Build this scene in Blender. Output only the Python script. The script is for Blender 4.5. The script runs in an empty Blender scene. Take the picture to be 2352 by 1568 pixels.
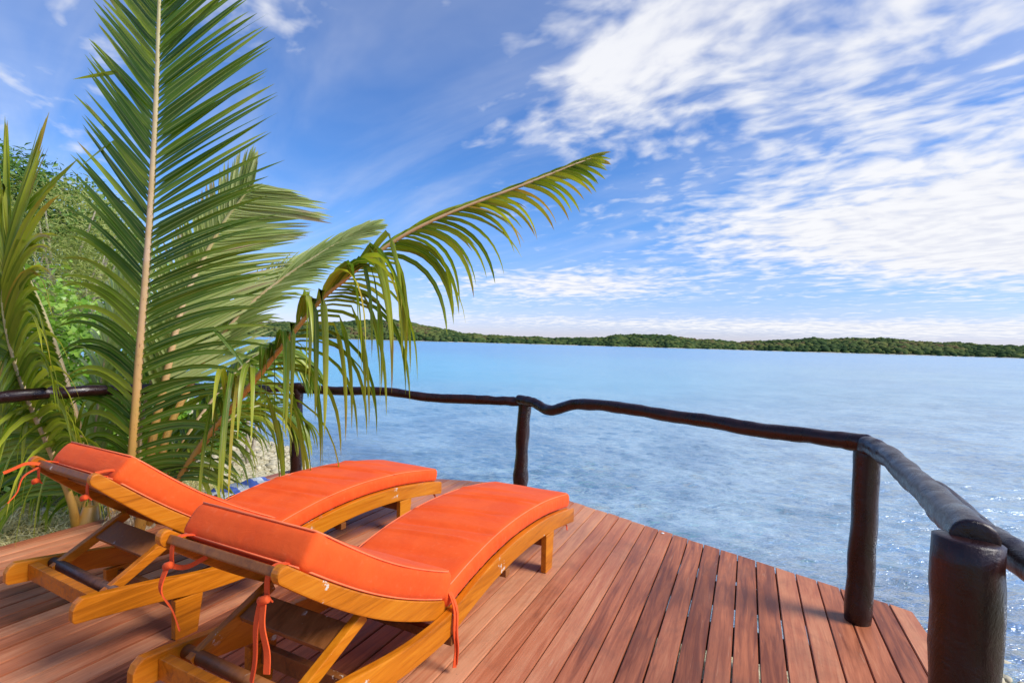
import bpy, bmesh, math, random
import numpy as np
from mathutils import Vector, Matrix, noise as mnoise

random.seed(7)
rng = np.random.default_rng(7)
R = math.radians

# ------------------------------------------------------------------ camera
scn = bpy.context.scene
H = 1.5                      # eye height above the deck
F, CX, CY, HY, ROLL = 1176.0, 1176.0, 784.0, 785.5, math.atan(.0274)
_pt = math.atan((HY - CY) / F)
FW = Vector((0, math.cos(_pt), math.sin(_pt)))
_rt = Vector((1, 0, 0)); _up = _rt.cross(FW)
RT = _rt * math.cos(ROLL) + _up * math.sin(ROLL)
UP = _up * math.cos(ROLL) - _rt * math.sin(ROLL)
cam_d = bpy.data.cameras.new('camera'); cam = bpy.data.objects.new('camera', cam_d)
scn.collection.objects.link(cam); scn.camera = cam
cam_d.sensor_width = 36; cam_d.lens = 36 * F / 2352; cam_d.clip_start = .05; cam_d.clip_end = 6000
m = Matrix((RT, UP, -FW)).transposed().to_4x4(); m.translation = Vector((0, 0, H)); cam.matrix_world = m


def ray(x, y):
    return FW + RT * ((x - CX) / F) - UP * ((y - CY) / F)


def P(x, y, d):               # survey point: bearing measured in the photograph, at its own distance d
    r = ray(x, y); return Vector((0, 0, H)) + r * (d / r.y)


def G(x, y, z=0.0):           # survey point on a level at height z
    r = ray(x, y); return Vector((0, 0, H)) + r * ((z - H) / r.z)


# ------------------------------------------------------------------ light and sky
SUN_DIR = Vector((.79, -.32, .76)).normalized()
sd = bpy.data.lights.new('sun', 'SUN'); so = bpy.data.objects.new('sun', sd); scn.collection.objects.link(so)
sd.energy = 4.6; sd.angle = R(24); sd.color = (1, .95, .87)
so.rotation_euler = SUN_DIR.to_track_quat('Z', 'Y').to_euler(); so.location = (0, 0, 30)
scn.view_settings.view_transform = 'Standard'; scn.view_settings.look = 'None'
scn.view_settings.exposure = 0; scn.view_settings.gamma = 1; scn.view_settings.use_curve_mapping = False
scn.cycles.max_bounces = 8; scn.cycles.transparent_max_bounces = 12
scn.cycles.sample_clamp_indirect = 6; scn.cycles.sample_clamp_direct = 4

world = bpy.data.worlds.new('World'); scn.world = world; world.use_nodes = True


class NT:
    """small helper to write node trees as expressions"""
    def __init__(s, nt): s.nt = nt; s.n = nt.nodes; s.l = nt.links

    def new(s, t, **k):
        n = s.n.new(t)
        for a, b in k.items(): setattr(n, a, b)
        return n

    def put(s, sock, v):
        if hasattr(v, 'is_output'): s.l.new(v, sock)
        elif v is not None: sock.default_value = v

    def m(s, op, a, b=None, c=None, clamp=False):
        n = s.new('ShaderNodeMath', operation=op, use_clamp=clamp)
        for i, v in enumerate((a, b, c)): s.put(n.inputs[i], v)
        return n.outputs[0]

    def vm(s, op, a, b=None, sc=None):
        n = s.new('ShaderNodeVectorMath', operation=op)
        s.put(n.inputs[0], a)
        if b is not None: s.put(n.inputs[1], b)
        if sc is not None: s.put(n.inputs['Scale'], sc)
        return n.outputs['Value'] if op in ('DOT_PRODUCT', 'LENGTH') else n.outputs[0]

    def mix(s, f, a, b, mode='MIX'):
        n = s.new('ShaderNodeMix', data_type='RGBA', blend_type=mode)
        s.put(n.inputs[0], f); s.put(n.inputs[6], a); s.put(n.inputs[7], b)
        return n.outputs[2]

    def ss(s, v, lo, hi, a=0.0, b=1.0, kind='SMOOTHSTEP'):
        n = s.new('ShaderNodeMapRange', interpolation_type=kind)
        for i, q in zip((0, 1, 2, 3, 4), (v, lo, hi, a, b)): s.put(n.inputs[i], q)
        return n.outputs[0]

    def noise(s, vec, scale=1.0, detail=4, rough=.5, dist=0.0, color=False):
        n = s.new('ShaderNodeTexNoise')
        s.put(n.inputs['Vector'], vec); s.put(n.inputs['Scale'], scale)
        n.inputs['Detail'].default_value = detail; n.inputs['Roughness'].default_value = rough
        n.inputs['Distortion'].default_value = dist
        return n.outputs['Color'] if color else n.outputs['Fac']

    def mapping(s, vec, scale=(1, 1, 1), rot=(0, 0, 0), loc=(0, 0, 0)):
        n = s.new('ShaderNodeMapping'); s.put(n.inputs[0], vec)
        n.inputs['Scale'].default_value = scale; n.inputs['Rotation'].default_value = rot; n.inputs['Location'].default_value = loc
        return n.outputs[0]

    def ramp(s, f, stops):
        n = s.new('ShaderNodeValToRGB'); s.put(n.inputs[0], f)
        e = n.color_ramp.elements
        while len(e) < len(stops): e.new(.5)
        for q, (p, c) in zip(e, stops): q.position = p; q.color = (*c, 1)
        return n.outputs[0]

    def bump(s, h, strength=.3, dist=.01, normal=None):
        n = s.new('ShaderNodeBump'); n.inputs['Strength'].default_value = strength
        n.inputs['Distance'].default_value = dist; s.put(n.inputs['Height'], h)
        if normal is not None: s.put(n.inputs['Normal'], normal)
        return n.outputs[0]


w = NT(world.node_tree); w.n.clear()
sky = w.new('ShaderNodeTexSky', sky_type='NISHITA', sun_disc=False)
sky.sun_elevation = math.asin(SUN_DIR.z); sky.sun_rotation = math.atan2(SUN_DIR.x, SUN_DIR.y)
sky.air_density = 1.0; sky.dust_density = .3; sky.ozone_density = 3.0
tc = w.new('ShaderNodeTexCoord').outputs['Generated']
sep = w.new('ShaderNodeSeparateXYZ'); w.put(sep.inputs[0], tc)
dx, dy, dz = sep.outputs
el = w.m('ARCSINE', dz); az = w.m('ARCTAN2', dx, dy)


def azel(x, y):
    r = ray(x, y).normalized(); return math.atan2(r.x, r.y), math.asin(r.z)


def blob(x, y, sx, sy, rot, amp):    # a bank of cloud in its own compass bearing and elevation
    a0, e0 = azel(x, y); c, s_ = math.cos(R(rot)), math.sin(R(rot))
    da = w.m('SUBTRACT', az, a0); de = w.m('SUBTRACT', el, e0)
    u = w.m('ADD', w.m('MULTIPLY', da, c), w.m('MULTIPLY', de, s_))
    v = w.m('SUBTRACT', w.m('MULTIPLY', de, c), w.m('MULTIPLY', da, s_))
    k = w.m('ADD', w.m('POWER', w.m('ABSOLUTE', w.m('DIVIDE', u, sx / F)), 2.0), w.m('POWER', w.m('ABSOLUTE', w.m('DIVIDE', v, sy / F)), 2.0))
    return w.m('MULTIPLY', w.m('EXPONENT', w.m('MULTIPLY', k, -1.0)), amp)


def total(bs):
    t = bs[0]
    for b in bs[1:]: t = w.m('ADD', t, b)
    return t


# projected cloud-deck coordinates
zz = w.m('ADD', w.m('MAXIMUM', dz, 0.0), .09)
pv = w.new('ShaderNodeCombineXYZ'); w.put(pv.inputs[0], w.m('DIVIDE', dx, zz)); w.put(pv.inputs[1], w.m('DIVIDE', dy, zz)); pv = pv.outputs[0]
prot = w.mapping(pv, rot=(0, 0, R(47)))
pst = w.mapping(prot, scale=(.55, 1.0, 1))
n_big = w.noise(pst, 1.6, 3, .5, .4)
wv = w.vm('ADD', prot, w.vm('SCALE', w.vm('SUBTRACT', w.noise(prot, 1.3, 2, .5, 0, True), (.5, .5, .5)), None, .35))
n_c1 = w.noise(w.mapping(wv, scale=(.92, 1.15, 1), loc=(3, 1, 0)), 5.6, 4, .48, .25)
n_c2 = w.noise(w.mapping(wv, scale=(.95, 1.2, 1), loc=(8, 4, 0)), 11.5, 3, .45, .2)
n_cell = w.m('ADD', w.m('MULTIPLY', n_c1, .62), w.m('MULTIPLY', n_c2, .38))
n_fine = w.noise(pst, 14, 4, .6, .3)
cover = total([
    blob(760, 280, 380, 180, 0, -.30), blob(2050, 260, 400, 130, 15, -.10),
    blob(2250, 330, 560, 220, 10, .36), blob(2330, 560, 520, 75, -6, .62), blob(1800, 30, 640, 190, 0, .52),
    blob(1440, 130, 330, 110, 24, .62), blob(1850, 330, 300, 150, 25, .22), blob(2352, 500, 300, 120, 0, .40), blob(2380, 420, 260, 120, 0, .2),
    blob(1000, 120, 190, 90, 15, .10), blob(640, 120, 150, 300, 0, .10), blob(900, 420, 260, 90, 0, .16),
    blob(60, 150, 300, 260, 0, .30), blob(640, 40, 200, 80, 0, .35), blob(1290, 655, 280, 40, 0, .75), blob(1000, 690, 240, 50, 0, .2), blob(1950, 748, 800, 16, 0, .60),
    blob(2300, 768, 420, 12, 0, .35), blob(1250, 740, 500, 20, 0, .18), blob(1700, 520, 300, 40, 8, .10), blob(1250, 330, 300, 60, 0, .06),
])
behind = w.ss(dy, .25, -.25, 0.0, .30)
cover = w.m('ADD', cover, behind)
tex = w.m('ADD', w.m('ADD', w.m('MULTIPLY', n_cell, 1.9), w.m('MULTIPLY', n_big, .45)), w.m('MULTIPLY', n_fine, .10))
dens = w.ss(w.m('ADD', tex, cover), 1.38, 2.22, kind='SMOOTHSTEP')
# thin veil of cirrus
n_veil = w.noise(w.mapping(prot, scale=(.3, 1.0, 1), loc=(7, 2, 0)), 1.7, 5, .55, .7)
veil = w.m('MULTIPLY', w.ss(n_veil, .36, .78), .30)
veil = w.m('MULTIPLY', veil, w.ss(el, .0, .2, .5, 1.0))
cf = w.m('MAXIMUM', dens, veil)
sk = w.new('ShaderNodeHueSaturation'); sk.inputs['Saturation'].default_value = 1.12; sk.inputs['Value'].default_value = 1.0
w.put(sk.inputs['Color'], sky.outputs[0])
skc = w.mix(1.0, sk.outputs[0], w.mix(w.ss(el, .0, .25), (.118, .118, .185, 1), (.105, .140, .190, 1)), 'MULTIPLY')
# cloud brightness: thick parts slightly grey, low ones towards the sun white
cshade = w.m('MULTIPLY', w.ss(n_cell, .36, .60, .62, 1.0), w.ss(el, .75, .2, .80, 1.0))
ccol = w.mix(cshade, (.56, .61, .80, 1), (.95, .96, 1.0, 1))
final = w.mix(cf, skc, ccol)
bg = w.new('ShaderNodeBackground'); w.put(bg.inputs[0], final); bg.inputs[1].default_value = 1.0
wo = w.new('ShaderNodeOutputWorld'); w.l.new(bg.outputs[0], wo.inputs[0])
world.cycles.sampling_method = 'MANUAL'; world.cycles.sample_map_resolution = 512

C = scn.collection

# ------------------------------------------------------------------ helpers


def add(name, verts, faces, mat=None, parent=None, smooth=False):
    me = bpy.data.meshes.new(name)
    me.from_pydata([tuple(v) for v in verts], [], [tuple(f) for f in faces]); me.update()
    if smooth: me.polygons.foreach_set('use_smooth', [True] * len(me.polygons))
    if mat: me.materials.append(mat)
    o = bpy.data.objects.new(name, me); C.objects.link(o); o.parent = parent
    return o


def addbm(name, bm, mat=None, parent=None, smooth=False):
    me = bpy.data.meshes.new(name); bm.to_mesh(me); bm.free()
    if smooth: me.polygons.foreach_set('use_smooth', [True] * len(me.polygons))
    if mat: me.materials.append(mat)
    o = bpy.data.objects.new(name, me); C.objects.link(o); o.parent = parent
    return o


def addnp(name, V, Fq, mat=None, parent=None, tint=None, uv=None, smooth=False):
    """fast mesh from arrays; Fq is (n,3) or (n,4)"""
    V = np.asarray(V, np.float32); Fq = np.asarray(Fq, np.int32); k = Fq.shape[1]
    me = bpy.data.meshes.new(name)
    me.vertices.add(len(V)); me.vertices.foreach_set('co', V.ravel())
    me.loops.add(Fq.size); me.loops.foreach_set('vertex_index', Fq.ravel())
    me.polygons.add(len(Fq)); me.polygons.foreach_set('loop_start', np.arange(0, Fq.size, k, dtype=np.int32))
    me.update(calc_edges=True)
    if smooth: me.polygons.foreach_set('use_smooth', np.ones(len(Fq), bool))
    if tint is not None:
        a = me.attributes.new('tint', 'FLOAT', 'POINT'); a.data.foreach_set('value', np.asarray(tint, np.float32))
    if uv is not None:
        a = me.attributes.new('across', 'FLOAT', 'POINT'); a.data.foreach_set('value', np.asarray(uv, np.float32))
    if mat: me.materials.append(mat)
    me.validate()
    o = bpy.data.objects.new(name, me); C.objects.link(o); o.parent = parent
    return o


def thing(name, label, cat, loc=(0, 0, 0), rotz=0, group=None):
    o = bpy.data.objects.new(name, None); C.objects.link(o); o.empty_display_size = .1
    o.location = loc; o.rotation_euler = (0, 0, rotz); o['label'] = label; o['category'] = cat
    if group: o['group'] = group
    return o


def spline(pts, n):
    """Catmull-Rom through points, n samples evenly by parameter"""
    pts = [Vector(p) for p in pts]; out = []
    q = [pts[0] * 2 - pts[1]] + pts + [pts[-1] * 2 - pts[-2]]
    m_ = len(pts) - 1
    for i in range(n):
        t = i / (n - 1) * m_; k = min(int(t), m_ - 1); f = t - k
        a, b, c, d = q[k], q[k + 1], q[k + 2], q[k + 3]
        out.append(.5 * ((2 * b) + (c - a) * f + (2 * a - 5 * b + 4 * c - d) * f * f + (3 * b - 3 * c + d - a) * f ** 3))
    return out


def tube(pts, rad, seg=12, wob=0.0, seed=0, cap=True, dome=0.0, flat=1.0):
    """verts, faces of a tube along pts; rad number or list; wob = hand-hewn unevenness"""
    n = len(pts); rr = rad if hasattr(rad, '__len__') else [rad] * n
    V, Fc = [], []; ref = None
    ring = []
    for i, p in enumerate(pts):
        t = (pts[min(i + 1, n - 1)] - pts[max(i - 1, 0)]).normalized()
        if ref is None: ref = Vector((0, 0, 1)) if abs(t.z) < .9 else Vector((1, 0, 0))
        a = (ref - t * ref.dot(t)).normalized(); ref = a; b = t.cross(a)
        for j in range(seg):
            th = 2 * math.pi * j / seg; r = rr[i]
            if wob: r *= 1 + wob * mnoise.noise(Vector((math.cos(th) * .8 + seed, math.sin(th) * .8, i * .35 + seed)))
            V.append(p + (a * math.cos(th) + b * math.sin(th) * flat) * r)
    for i in range(n - 1):
        for j in range(seg):
            k = (j + 1) % seg
            Fc.append((i * seg + j, i * seg + k, (i + 1) * seg + k, (i + 1) * seg + j))
    if cap:
        for i0, sgn, idx in ((0, -1, 0), (n - 1, 1, 1)):
            t = (pts[1] - pts[0]).normalized() if i0 == 0 else (pts[-1] - pts[-2]).normalized()
            base = [i0 * seg + j for j in range(seg)]
            if dome:
                for (sc, h) in ((.85, .5), (.5, .85)):
                    nb = []
                    for j in range(seg):
                        V.append(pts[i0] + (V[i0 * seg + j] - pts[i0]) * sc + t * sgn * h * dome * rr[i0]); nb.append(len(V) - 1)
                    for j in range(seg):
                        k = (j + 1) % seg
                        Fc.append((base[j], base[k], nb[k], nb[j]) if idx else (base[k], base[j], nb[j], nb[k]))
                    base = nb
            Fc.append(tuple(base) if idx else tuple(reversed(base)))
    return V, Fc


def prism_bm(poly, y0, y1, bev=.004):
    """outline in the xz plane given a real thickness in y, edges eased"""
    bm = bmesh.new(); a = [bm.verts.new((x, y0, z)) for x, z in poly]; b = [bm.verts.new((x, y1, z)) for x, z in poly]
    n = len(poly)
    bm.faces.new(a); bm.faces.new(list(reversed(b)))
    for i in range(n): bm.faces.new((a[i], b[i], b[(i + 1) % n], a[(i + 1) % n]))
    bmesh.ops.recalc_face_normals(bm, faces=bm.faces)
    if bev:
        es = [e for e in bm.edges if len(e.link_faces) == 2 and e.calc_face_angle(0) > R(35)]
        bmesh.ops.bevel(bm, geom=es, offset=bev, segments=2, profile=.6, affect='EDGES')
    return bm


def box_bm(p0, p1, bev=.004):
    (x0, y0, z0), (x1, y1, z1) = p0, p1
    return prism_bm([(x0, z0), (x1, z0), (x1, z1), (x0, z1)], y0, y1, bev)


def bar_bm(a, b, w_, t_, side=Vector((0, 1, 0)), bev=.004):
    """rectangular bar from a to b, w_ across 'side', t_ the other way"""
    a, b = Vector(a), Vector(b); d = (b - a); L = d.length; d.normalize()
    s = (side - d * side.dot(d)).normalized(); u = d.cross(s)
    bm = box_bm((0, -w_ / 2, -t_ / 2), (L, w_ / 2, t_ / 2), bev)
    bm.transform(Matrix.Translation(a) @ Matrix((d, s, u)).transposed().to_4x4())
    return bm


# ------------------------------------------------------------------ materials


def mat(name):
    m_ = bpy.data.materials.new(name); m_.use_nodes = True
    t = NT(m_.node_tree); b = t.n.get('Principled BSDF')
    return m_, t, b


def wood_mat(name, dark, mid, light, rough=.35, grain=(1.2, 30, 30), axis_obj=True, coat=.3, chips=False, random_amt=.5, bump=.15, dirt=False):
    m_, t, b = mat(name)
    oc = t.new('ShaderNodeTexCoord').outputs['Object']; oi = t.new('ShaderNodeObjectInfo').outputs['Random']
    off = t.new('ShaderNodeCombineXYZ'); t.put(off.inputs[0], t.m('MULTIPLY', oi, 37.0)); t.put(off.inputs[1], t.m('MULTIPLY', oi, 91.0))
    v = t.vm('ADD', oc, off.outputs[0])
    g = t.noise(t.mapping(v, scale=grain), 1.0, 6, .65, 1.2)
    big = t.noise(t.mapping(v, scale=(1.3, 5, 5)), 1.0, 3, .5, .5)
    f = t.m('ADD', t.m('MULTIPLY', g, .75), t.m('MULTIPLY', big, .45))
    f = t.m('ADD', f, t.m('MULTIPLY', t.m('SUBTRACT', oi, .5), random_amt))
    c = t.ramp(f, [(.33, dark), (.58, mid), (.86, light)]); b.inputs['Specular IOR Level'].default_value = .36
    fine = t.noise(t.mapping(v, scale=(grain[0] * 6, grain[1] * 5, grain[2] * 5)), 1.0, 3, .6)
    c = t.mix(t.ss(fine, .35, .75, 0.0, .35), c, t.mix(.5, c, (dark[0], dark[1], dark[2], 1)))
    if dirt:
        dn = t.noise(oc, 2.2, 6, .7, .6); c = t.mix(t.ss(dn, .50, .72, 0, .35), c, (.16, .075, .045, 1))
        sc_ = t.noise(t.mapping(oc, scale=(3, 60, 3)), 1.0, 3, .7, 1.0); c = t.mix(t.ss(sc_, .64, .72, 0, .35), c, (.62, .36, .22, 1))
        sp_ = t.noise(oc, 55.0, 2, .5); c = t.mix(t.ss(sp_, .74, .77, 0, .6), c, (.10, .05, .03, 1))
    if chips:
        ch = t.noise(v, 16.0, 5, .7); reg = t.noise(v, 3.1, 1, .5)
        k = t.m('MULTIPLY', t.ss(ch, .61, .64), t.ss(reg, .61, .66))
        c = t.mix(k, c, (.62, .55, .45, 1))
    t.put(b.inputs['Base Color'], c)
    t.put(b.inputs['Roughness'], t.ss(g, .3, .8, rough - .06, rough + .16))
    b.inputs['Coat Weight'].default_value = coat; b.inputs['Coat Roughness'].default_value = .22
    t.put(b.inputs['Normal'], t.bump(t.m('ADD', g, t.m('MULTIPLY', fine, .5)), bump, .004))
    return m_


M_deck = wood_mat('deck_wood', (.19, .048, .018), (.50, .158, .068), (.68, .30, .150), rough=.48, grain=(1.6, 26, 26), coat=.0, random_amt=.42, bump=.35, dirt=True)
M_teak = wood_mat('varnished_teak', (.20, .050, .003), (.54, .155, .004), (.70, .25, .010), rough=.38, grain=(2.0, 30, 30), coat=.15, chips=True, random_amt=.15)
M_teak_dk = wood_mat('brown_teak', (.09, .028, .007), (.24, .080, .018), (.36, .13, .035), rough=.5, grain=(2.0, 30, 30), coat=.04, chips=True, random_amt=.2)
M_under = wood_mat('joist_wood', (.02, .010, .006), (.05, .024, .014), (.08, .04, .024), rough=.7, coat=0)


def rail_mat():
    m_, t, b = mat('dark_varnished_log')
    oc = t.new('ShaderNodeTexCoord').outputs['Object']
    g = t.noise(t.mapping(oc, scale=(9, 9, 4)), 1.0, 8, .72, .8)
    c = t.ramp(g, [(.3, (.006, .0025, .0025)), (.6, (.024, .0055, .004)), (.85, (.065, .015, .010))])
    cracks = t.noise(t.mapping(oc, scale=(34, 5, 34)), 1.0, 3, .7, .5)
    c = t.mix(t.ss(cracks, .66, .72, 0.0, .8), c, (.004, .002, .002, 1))
    t.put(b.inputs['Base Color'], c)
    t.put(b.inputs['Roughness'], t.ss(g, .3, .8, .20, .52))
    b.inputs['Coat Weight'].default_value = .18; b.inputs['Coat Roughness'].default_value = .25; b.inputs['Specular IOR Level'].default_value = .38
    t.put(b.inputs['Normal'], t.bump(t.m('ADD', g, t.m('MULTIPLY', cracks, -.6)), .5, .012))
    return m_


M_log = rail_mat()


def fabric_mat(name, col, col2):
    m_, t, b = mat(name)
    oc = t.new('ShaderNodeTexCoord').outputs['Object']
    n = t.noise(oc, 5.0, 4, .6); n2 = t.noise(oc, 900.0, 2, .6); n3 = t.noise(oc, 38, 3, .6)
    c = t.mix(t.ss(n, .3, .7), (*col, 1), (*col2, 1))
    c = t.mix(t.ss(n3, .55, .8, 0, .12), c, (.95, .35, .16, 1))
    t.put(b.inputs['Base Color'], c); b.inputs['Roughness'].default_value = .82
    b.inputs['Sheen Weight'].default_value = .05; b.inputs['Sheen Roughness'].default_value = .4
    b.inputs['Specular IOR Level'].default_value = .25
    cr = t.noise(t.mapping(oc, scale=(13, 2.6, 6)), 1.0, 4, .6, 1.4)
    t.put(b.inputs['Normal'], t.bump(t.m('ADD', t.m('ADD', t.m('MULTIPLY', n2, .3), t.m('MULTIPLY', n3, .6)), t.m('MULTIPLY', cr, 2.6)), .30, .006))
    return m_


M_orange = fabric_mat('orange_canvas', (.78, .082, .010), (.84, .105, .014))
M_tie = fabric_mat('orange_tie', (.70, .075, .014), (.78, .10, .02))
M_pipe = fabric_mat('piping', (.86, .17, .06), (.9, .22, .09))


def leaf_mat(name, dark, mid, light, rib=None, rough=.38, trans=.35, spec=.5, holes=False):
    m_, t, b = mat(name)
    tint = t.new('ShaderNodeAttribute', attribute_name='tint').outputs['Fac']
    oi = t.new('ShaderNodeObjectInfo').outputs['Random']
    oc = t.new('ShaderNodeTexCoord').outputs['Object']
    n = t.noise(oc, 3.0, 3, .6)
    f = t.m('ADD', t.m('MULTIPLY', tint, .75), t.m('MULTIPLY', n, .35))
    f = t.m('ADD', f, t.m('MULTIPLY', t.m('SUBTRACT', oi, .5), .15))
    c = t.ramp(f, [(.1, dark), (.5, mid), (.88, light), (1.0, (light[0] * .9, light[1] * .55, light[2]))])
    if rib:
        ac = t.new('ShaderNodeAttribute', attribute_name='across').outputs['Fac']
        k = t.ss(t.m('ABSOLUTE', ac), .13, .02)
        c = t.mix(t.m('MULTIPLY', k, .85), c, (*rib, 1))
        edge = t.ss(t.m('ABSOLUTE', ac), .90, 1.0)
        c = t.mix(t.m('MULTIPLY', edge, t.ss(n, .5, .62)), c, (.35, .26, .09, 1))
    t.put(b.inputs['Base Color'], c)
    b.inputs['Roughness'].default_value = rough; b.inputs['Specular IOR Level'].default_value = spec
    tr = t.new('ShaderNodeBsdfTranslucent'); t.put(tr.inputs[0], t.mix(1.0, c, (1.25, 1.3, .5, 1), 'MULTIPLY'))
    ms = t.new('ShaderNodeMixShader'); ms.inputs[0].default_value = trans
    t.l.new(b.outputs[0], ms.inputs[1]); t.l.new(tr.outputs[0], ms.inputs[2])
    t.l.new(ms.outputs[0], t.n['Material Output'].inputs[0])
    return m_


M_palm = leaf_mat('palm_leaflet', (.032, .085, .006), (.13, .225, .012), (.46, .50, .045), rib=(.42, .40, .12), rough=.36, trans=.38)
M_palm_pale = leaf_mat('palm_leaflet_pale', (.20, .27, .06), (.38, .46, .15), (.56, .60, .28), rib=(.60, .50, .20), rough=.4, trans=.38)
M_bush = leaf_mat('bush_leaf', (.05, .14, .012), (.16, .33, .03), (.36, .52, .09), rough=.35, trans=.35)
M_tree_dk = leaf_mat('dark_tree_leaf', (.025, .075, .01), (.07, .16, .02), (.15, .27, .04), rough=.5, trans=.25)
M_tree_lt = leaf_mat('feathery_leaf', (.17, .24, .05), (.36, .42, .11), (.56, .56, .24), rough=.6, trans=.35)
M_dry = leaf_mat('dry_grass', (.34, .28, .09), (.68, .58, .25), (.86, .80, .48), rough=.8, trans=.2)
M_grass = leaf_mat('green_grass', (.06, .12, .02), (.16, .25, .05), (.32, .42, .12), rough=.7, trans=.3)
M_canopy = leaf_mat('forest_canopy', (.016, .038, .014), (.045, .078, .022), (.125, .145, .038), rough=.9, trans=.0, spec=.1)


def rachis_mat():
    m_, t, b = mat('palm_rachis')
    tint = t.new('ShaderNodeAttribute', attribute_name='tint').outputs['Fac']
    oc = t.new('ShaderNodeTexCoord').outputs['Object']
    n = t.noise(t.mapping(oc, scale=(1, 1, .3)), 60.0, 4, .6)
    c = t.ramp(tint, [(0, (.42, .20, .025)), (.25, (.55, .30, .07)), (.5, (.60, .42, .26)), (1, (.46, .46, .20))])
    c = t.mix(t.ss(n, .60, .70, 0, .7), c, (.22, .09, .03, 1))
    c = t.mix(t.ss(t.noise(oc, 9.0, 3, .5), .4, .7, 0, .4), c, (.45, .30, .06, 1))
    t.put(b.inputs['Base Color'], c); b.inputs['Roughness'].default_value = .45
    return m_


M_rachis = rachis_mat()


def simple_mat(name, c1, c2, scale=8, rough=.8, bump=.3, bd=.01, metal=0):
    m_, t, b = mat(name)
    oc = t.new('ShaderNodeTexCoord').outputs['Object']
    n = t.noise(oc, scale, 6, .65)
    t.put(b.inputs['Base Color'], t.ramp(n, [(.3, c1), (.7, c2)]))
    b.inputs['Roughness'].default_value = rough; b.inputs['Metallic'].default_value = metal
    t.put(b.inputs['Normal'], t.bump(n, bump, bd))
    return m_


M_bark = simple_mat('grey_bark', (.20, .15, .10), (.48, .42, .33), 20, .85)
M_husk = simple_mat('palm_husk', (.22, .13, .05), (.60, .50, .34), 34, .9, .6)
M_dowel = simple_mat('dark_dowel', (.035, .015, .012), (.12, .05, .03), 30, .5)
M_metal = simple_mat('bolt_metal', (.35, .30, .24), (.6, .55, .48), 60, .35, .1, .001, 1)
M_stone = simple_mat('coral_stone', (.30, .26, .17), (.62, .55, .38), 9, .9)
M_reef = simple_mat('weedy_rock', (.06, .07, .05), (.2, .2, .13), 14, .8)
M_white = simple_mat('white_chip', (.7, .7, .68), (.8, .8, .78), 20, .6)

# ------------------------------------------------------------------ ground and water
WL = -1.0                      # water level
shore = [(-400, 330), (-150, 140), (-60, 62), (-30, 38), (-14.5, 22.5), (-7.0, 13.2), (-4.3, 10.3), (-2.3, 7.6), (.2, 4.9), (2.3, 4.2), (3.9, 4.0), (5.4, 2.6), (8, -1), (14, -10), (40, -40), (400, -400)]
SP = np.array(shore, float)


def shore_dist(x, y):
    """signed distance to the shoreline, positive on land (left / behind)"""
    best = np.full(x.shape, 1e9); sg = np.ones(x.shape)
    for i in range(len(SP) - 1):
        a, b = SP[i], SP[i + 1]; d = b - a; L2 = d @ d
        t = np.clip(((x - a[0]) * d[0] + (y - a[1]) * d[1]) / L2, 0, 1)
        qx = x - a[0] - t * d[0]; qy = y - a[1] - t * d[1]; dd = np.hypot(qx, qy)
        cr = d[0] * (y - a[1]) - d[1] * (x - a[0])
        k = dd < best; best = np.where(k, dd, best); sg = np.where(k, np.where(cr > 0, -1., 1.), sg)
    return best * sg


def vnoise(x, y, s, seed=0):
    rs = np.random.default_rng(seed); T = rs.random((64, 64))
    u, v = x * s, y * s; i, j = np.floor(u).astype(int), np.floor(v).astype(int); a, b = u - i, v - j
    a = a * a * (3 - 2 * a); b = b * b * (3 - 2 * b); g = lambda p, q: T[p % 64, q % 64]
    return (g(i, j) * (1 - a) + g(i + 1, j) * a) * (1 - b) + (g(i, j + 1) * (1 - a) + g(i + 1, j + 1) * a) * b - .5


def ground_z(x, y):
    x = np.asarray(x, float); y = np.asarray(y, float)
    s = shore_dist(x, y) + vnoise(x, y, .45, 3) * .8 * np.clip(np.hypot(x, y) / 8, 0, 1)
    land = WL + .95 * (1 - np.exp(-np.maximum(s, 0) / 2.2)) + np.maximum(s - 4, 0) * .12
    land = np.minimum(land, WL + .95 + 2.2)
    sea = WL + np.maximum(np.minimum(s, 0), -40) * .11
    z = np.where(s > 0, land, sea) + vnoise(x, y, 1.7, 5) * .06 + vnoise(x, y, 6., 6) * .02
    # nothing may rise through the deck
    u = x * math.cos(R(24.8)) - y * math.sin(R(24.8))
    inside = u > -4.70
    near = inside & (np.hypot(x, y) < 8)
    return np.where(near, np.minimum(z, -.32), z)


def warp(n, near, far, a):
    t = np.linspace(-1, 1, n); return near * t + (far - near) * np.sign(t) * np.abs(t) ** a


gx = warp(301, 16, 1700, 5.0) - 3; gy = warp(301, 16, 1700, 5.0) + 5
X, Y = np.meshgrid(gx, gy); Z = ground_z(X, Y)
Vg = np.stack([X.ravel(), Y.ravel(), Z.ravel()], 1)
ii, jj = np.meshgrid(np.arange(300), np.arange(300), indexing='ij')
a0 = (ii * 301 + jj).ravel(); Fg = np.stack([a0, a0 + 1, a0 + 302, a0 + 301], 1)
mg, t, b = mat('shore_ground')
oc = t.new('ShaderNodeNewGeometry').outputs['Position']
sz = t.new('ShaderNodeSeparateXYZ'); t.put(sz.inputs[0], oc)
n1 = t.noise(oc, 1.1, 5, .6); n2 = t.noise(oc, 22, 5, .7); vor = t.new('ShaderNodeTexVoronoi'); t.put(vor.inputs['Vector'], oc); vor.inputs['Scale'].default_value = 17
sand = t.ramp(n2, [(.3, (.30, .24, .12)), (.5, (.55, .47, .28)), (.75, (.74, .68, .46))])
soil = t.ramp(n2, [(.3, (.16, .13, .05)), (.6, (.38, .32, .13)), (.8, (.60, .54, .28))])
c = t.mix(t.ss(t.m('ADD', sz.outputs[2], t.m('MULTIPLY', n1, .5)), .02, .30), sand, soil)
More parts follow.
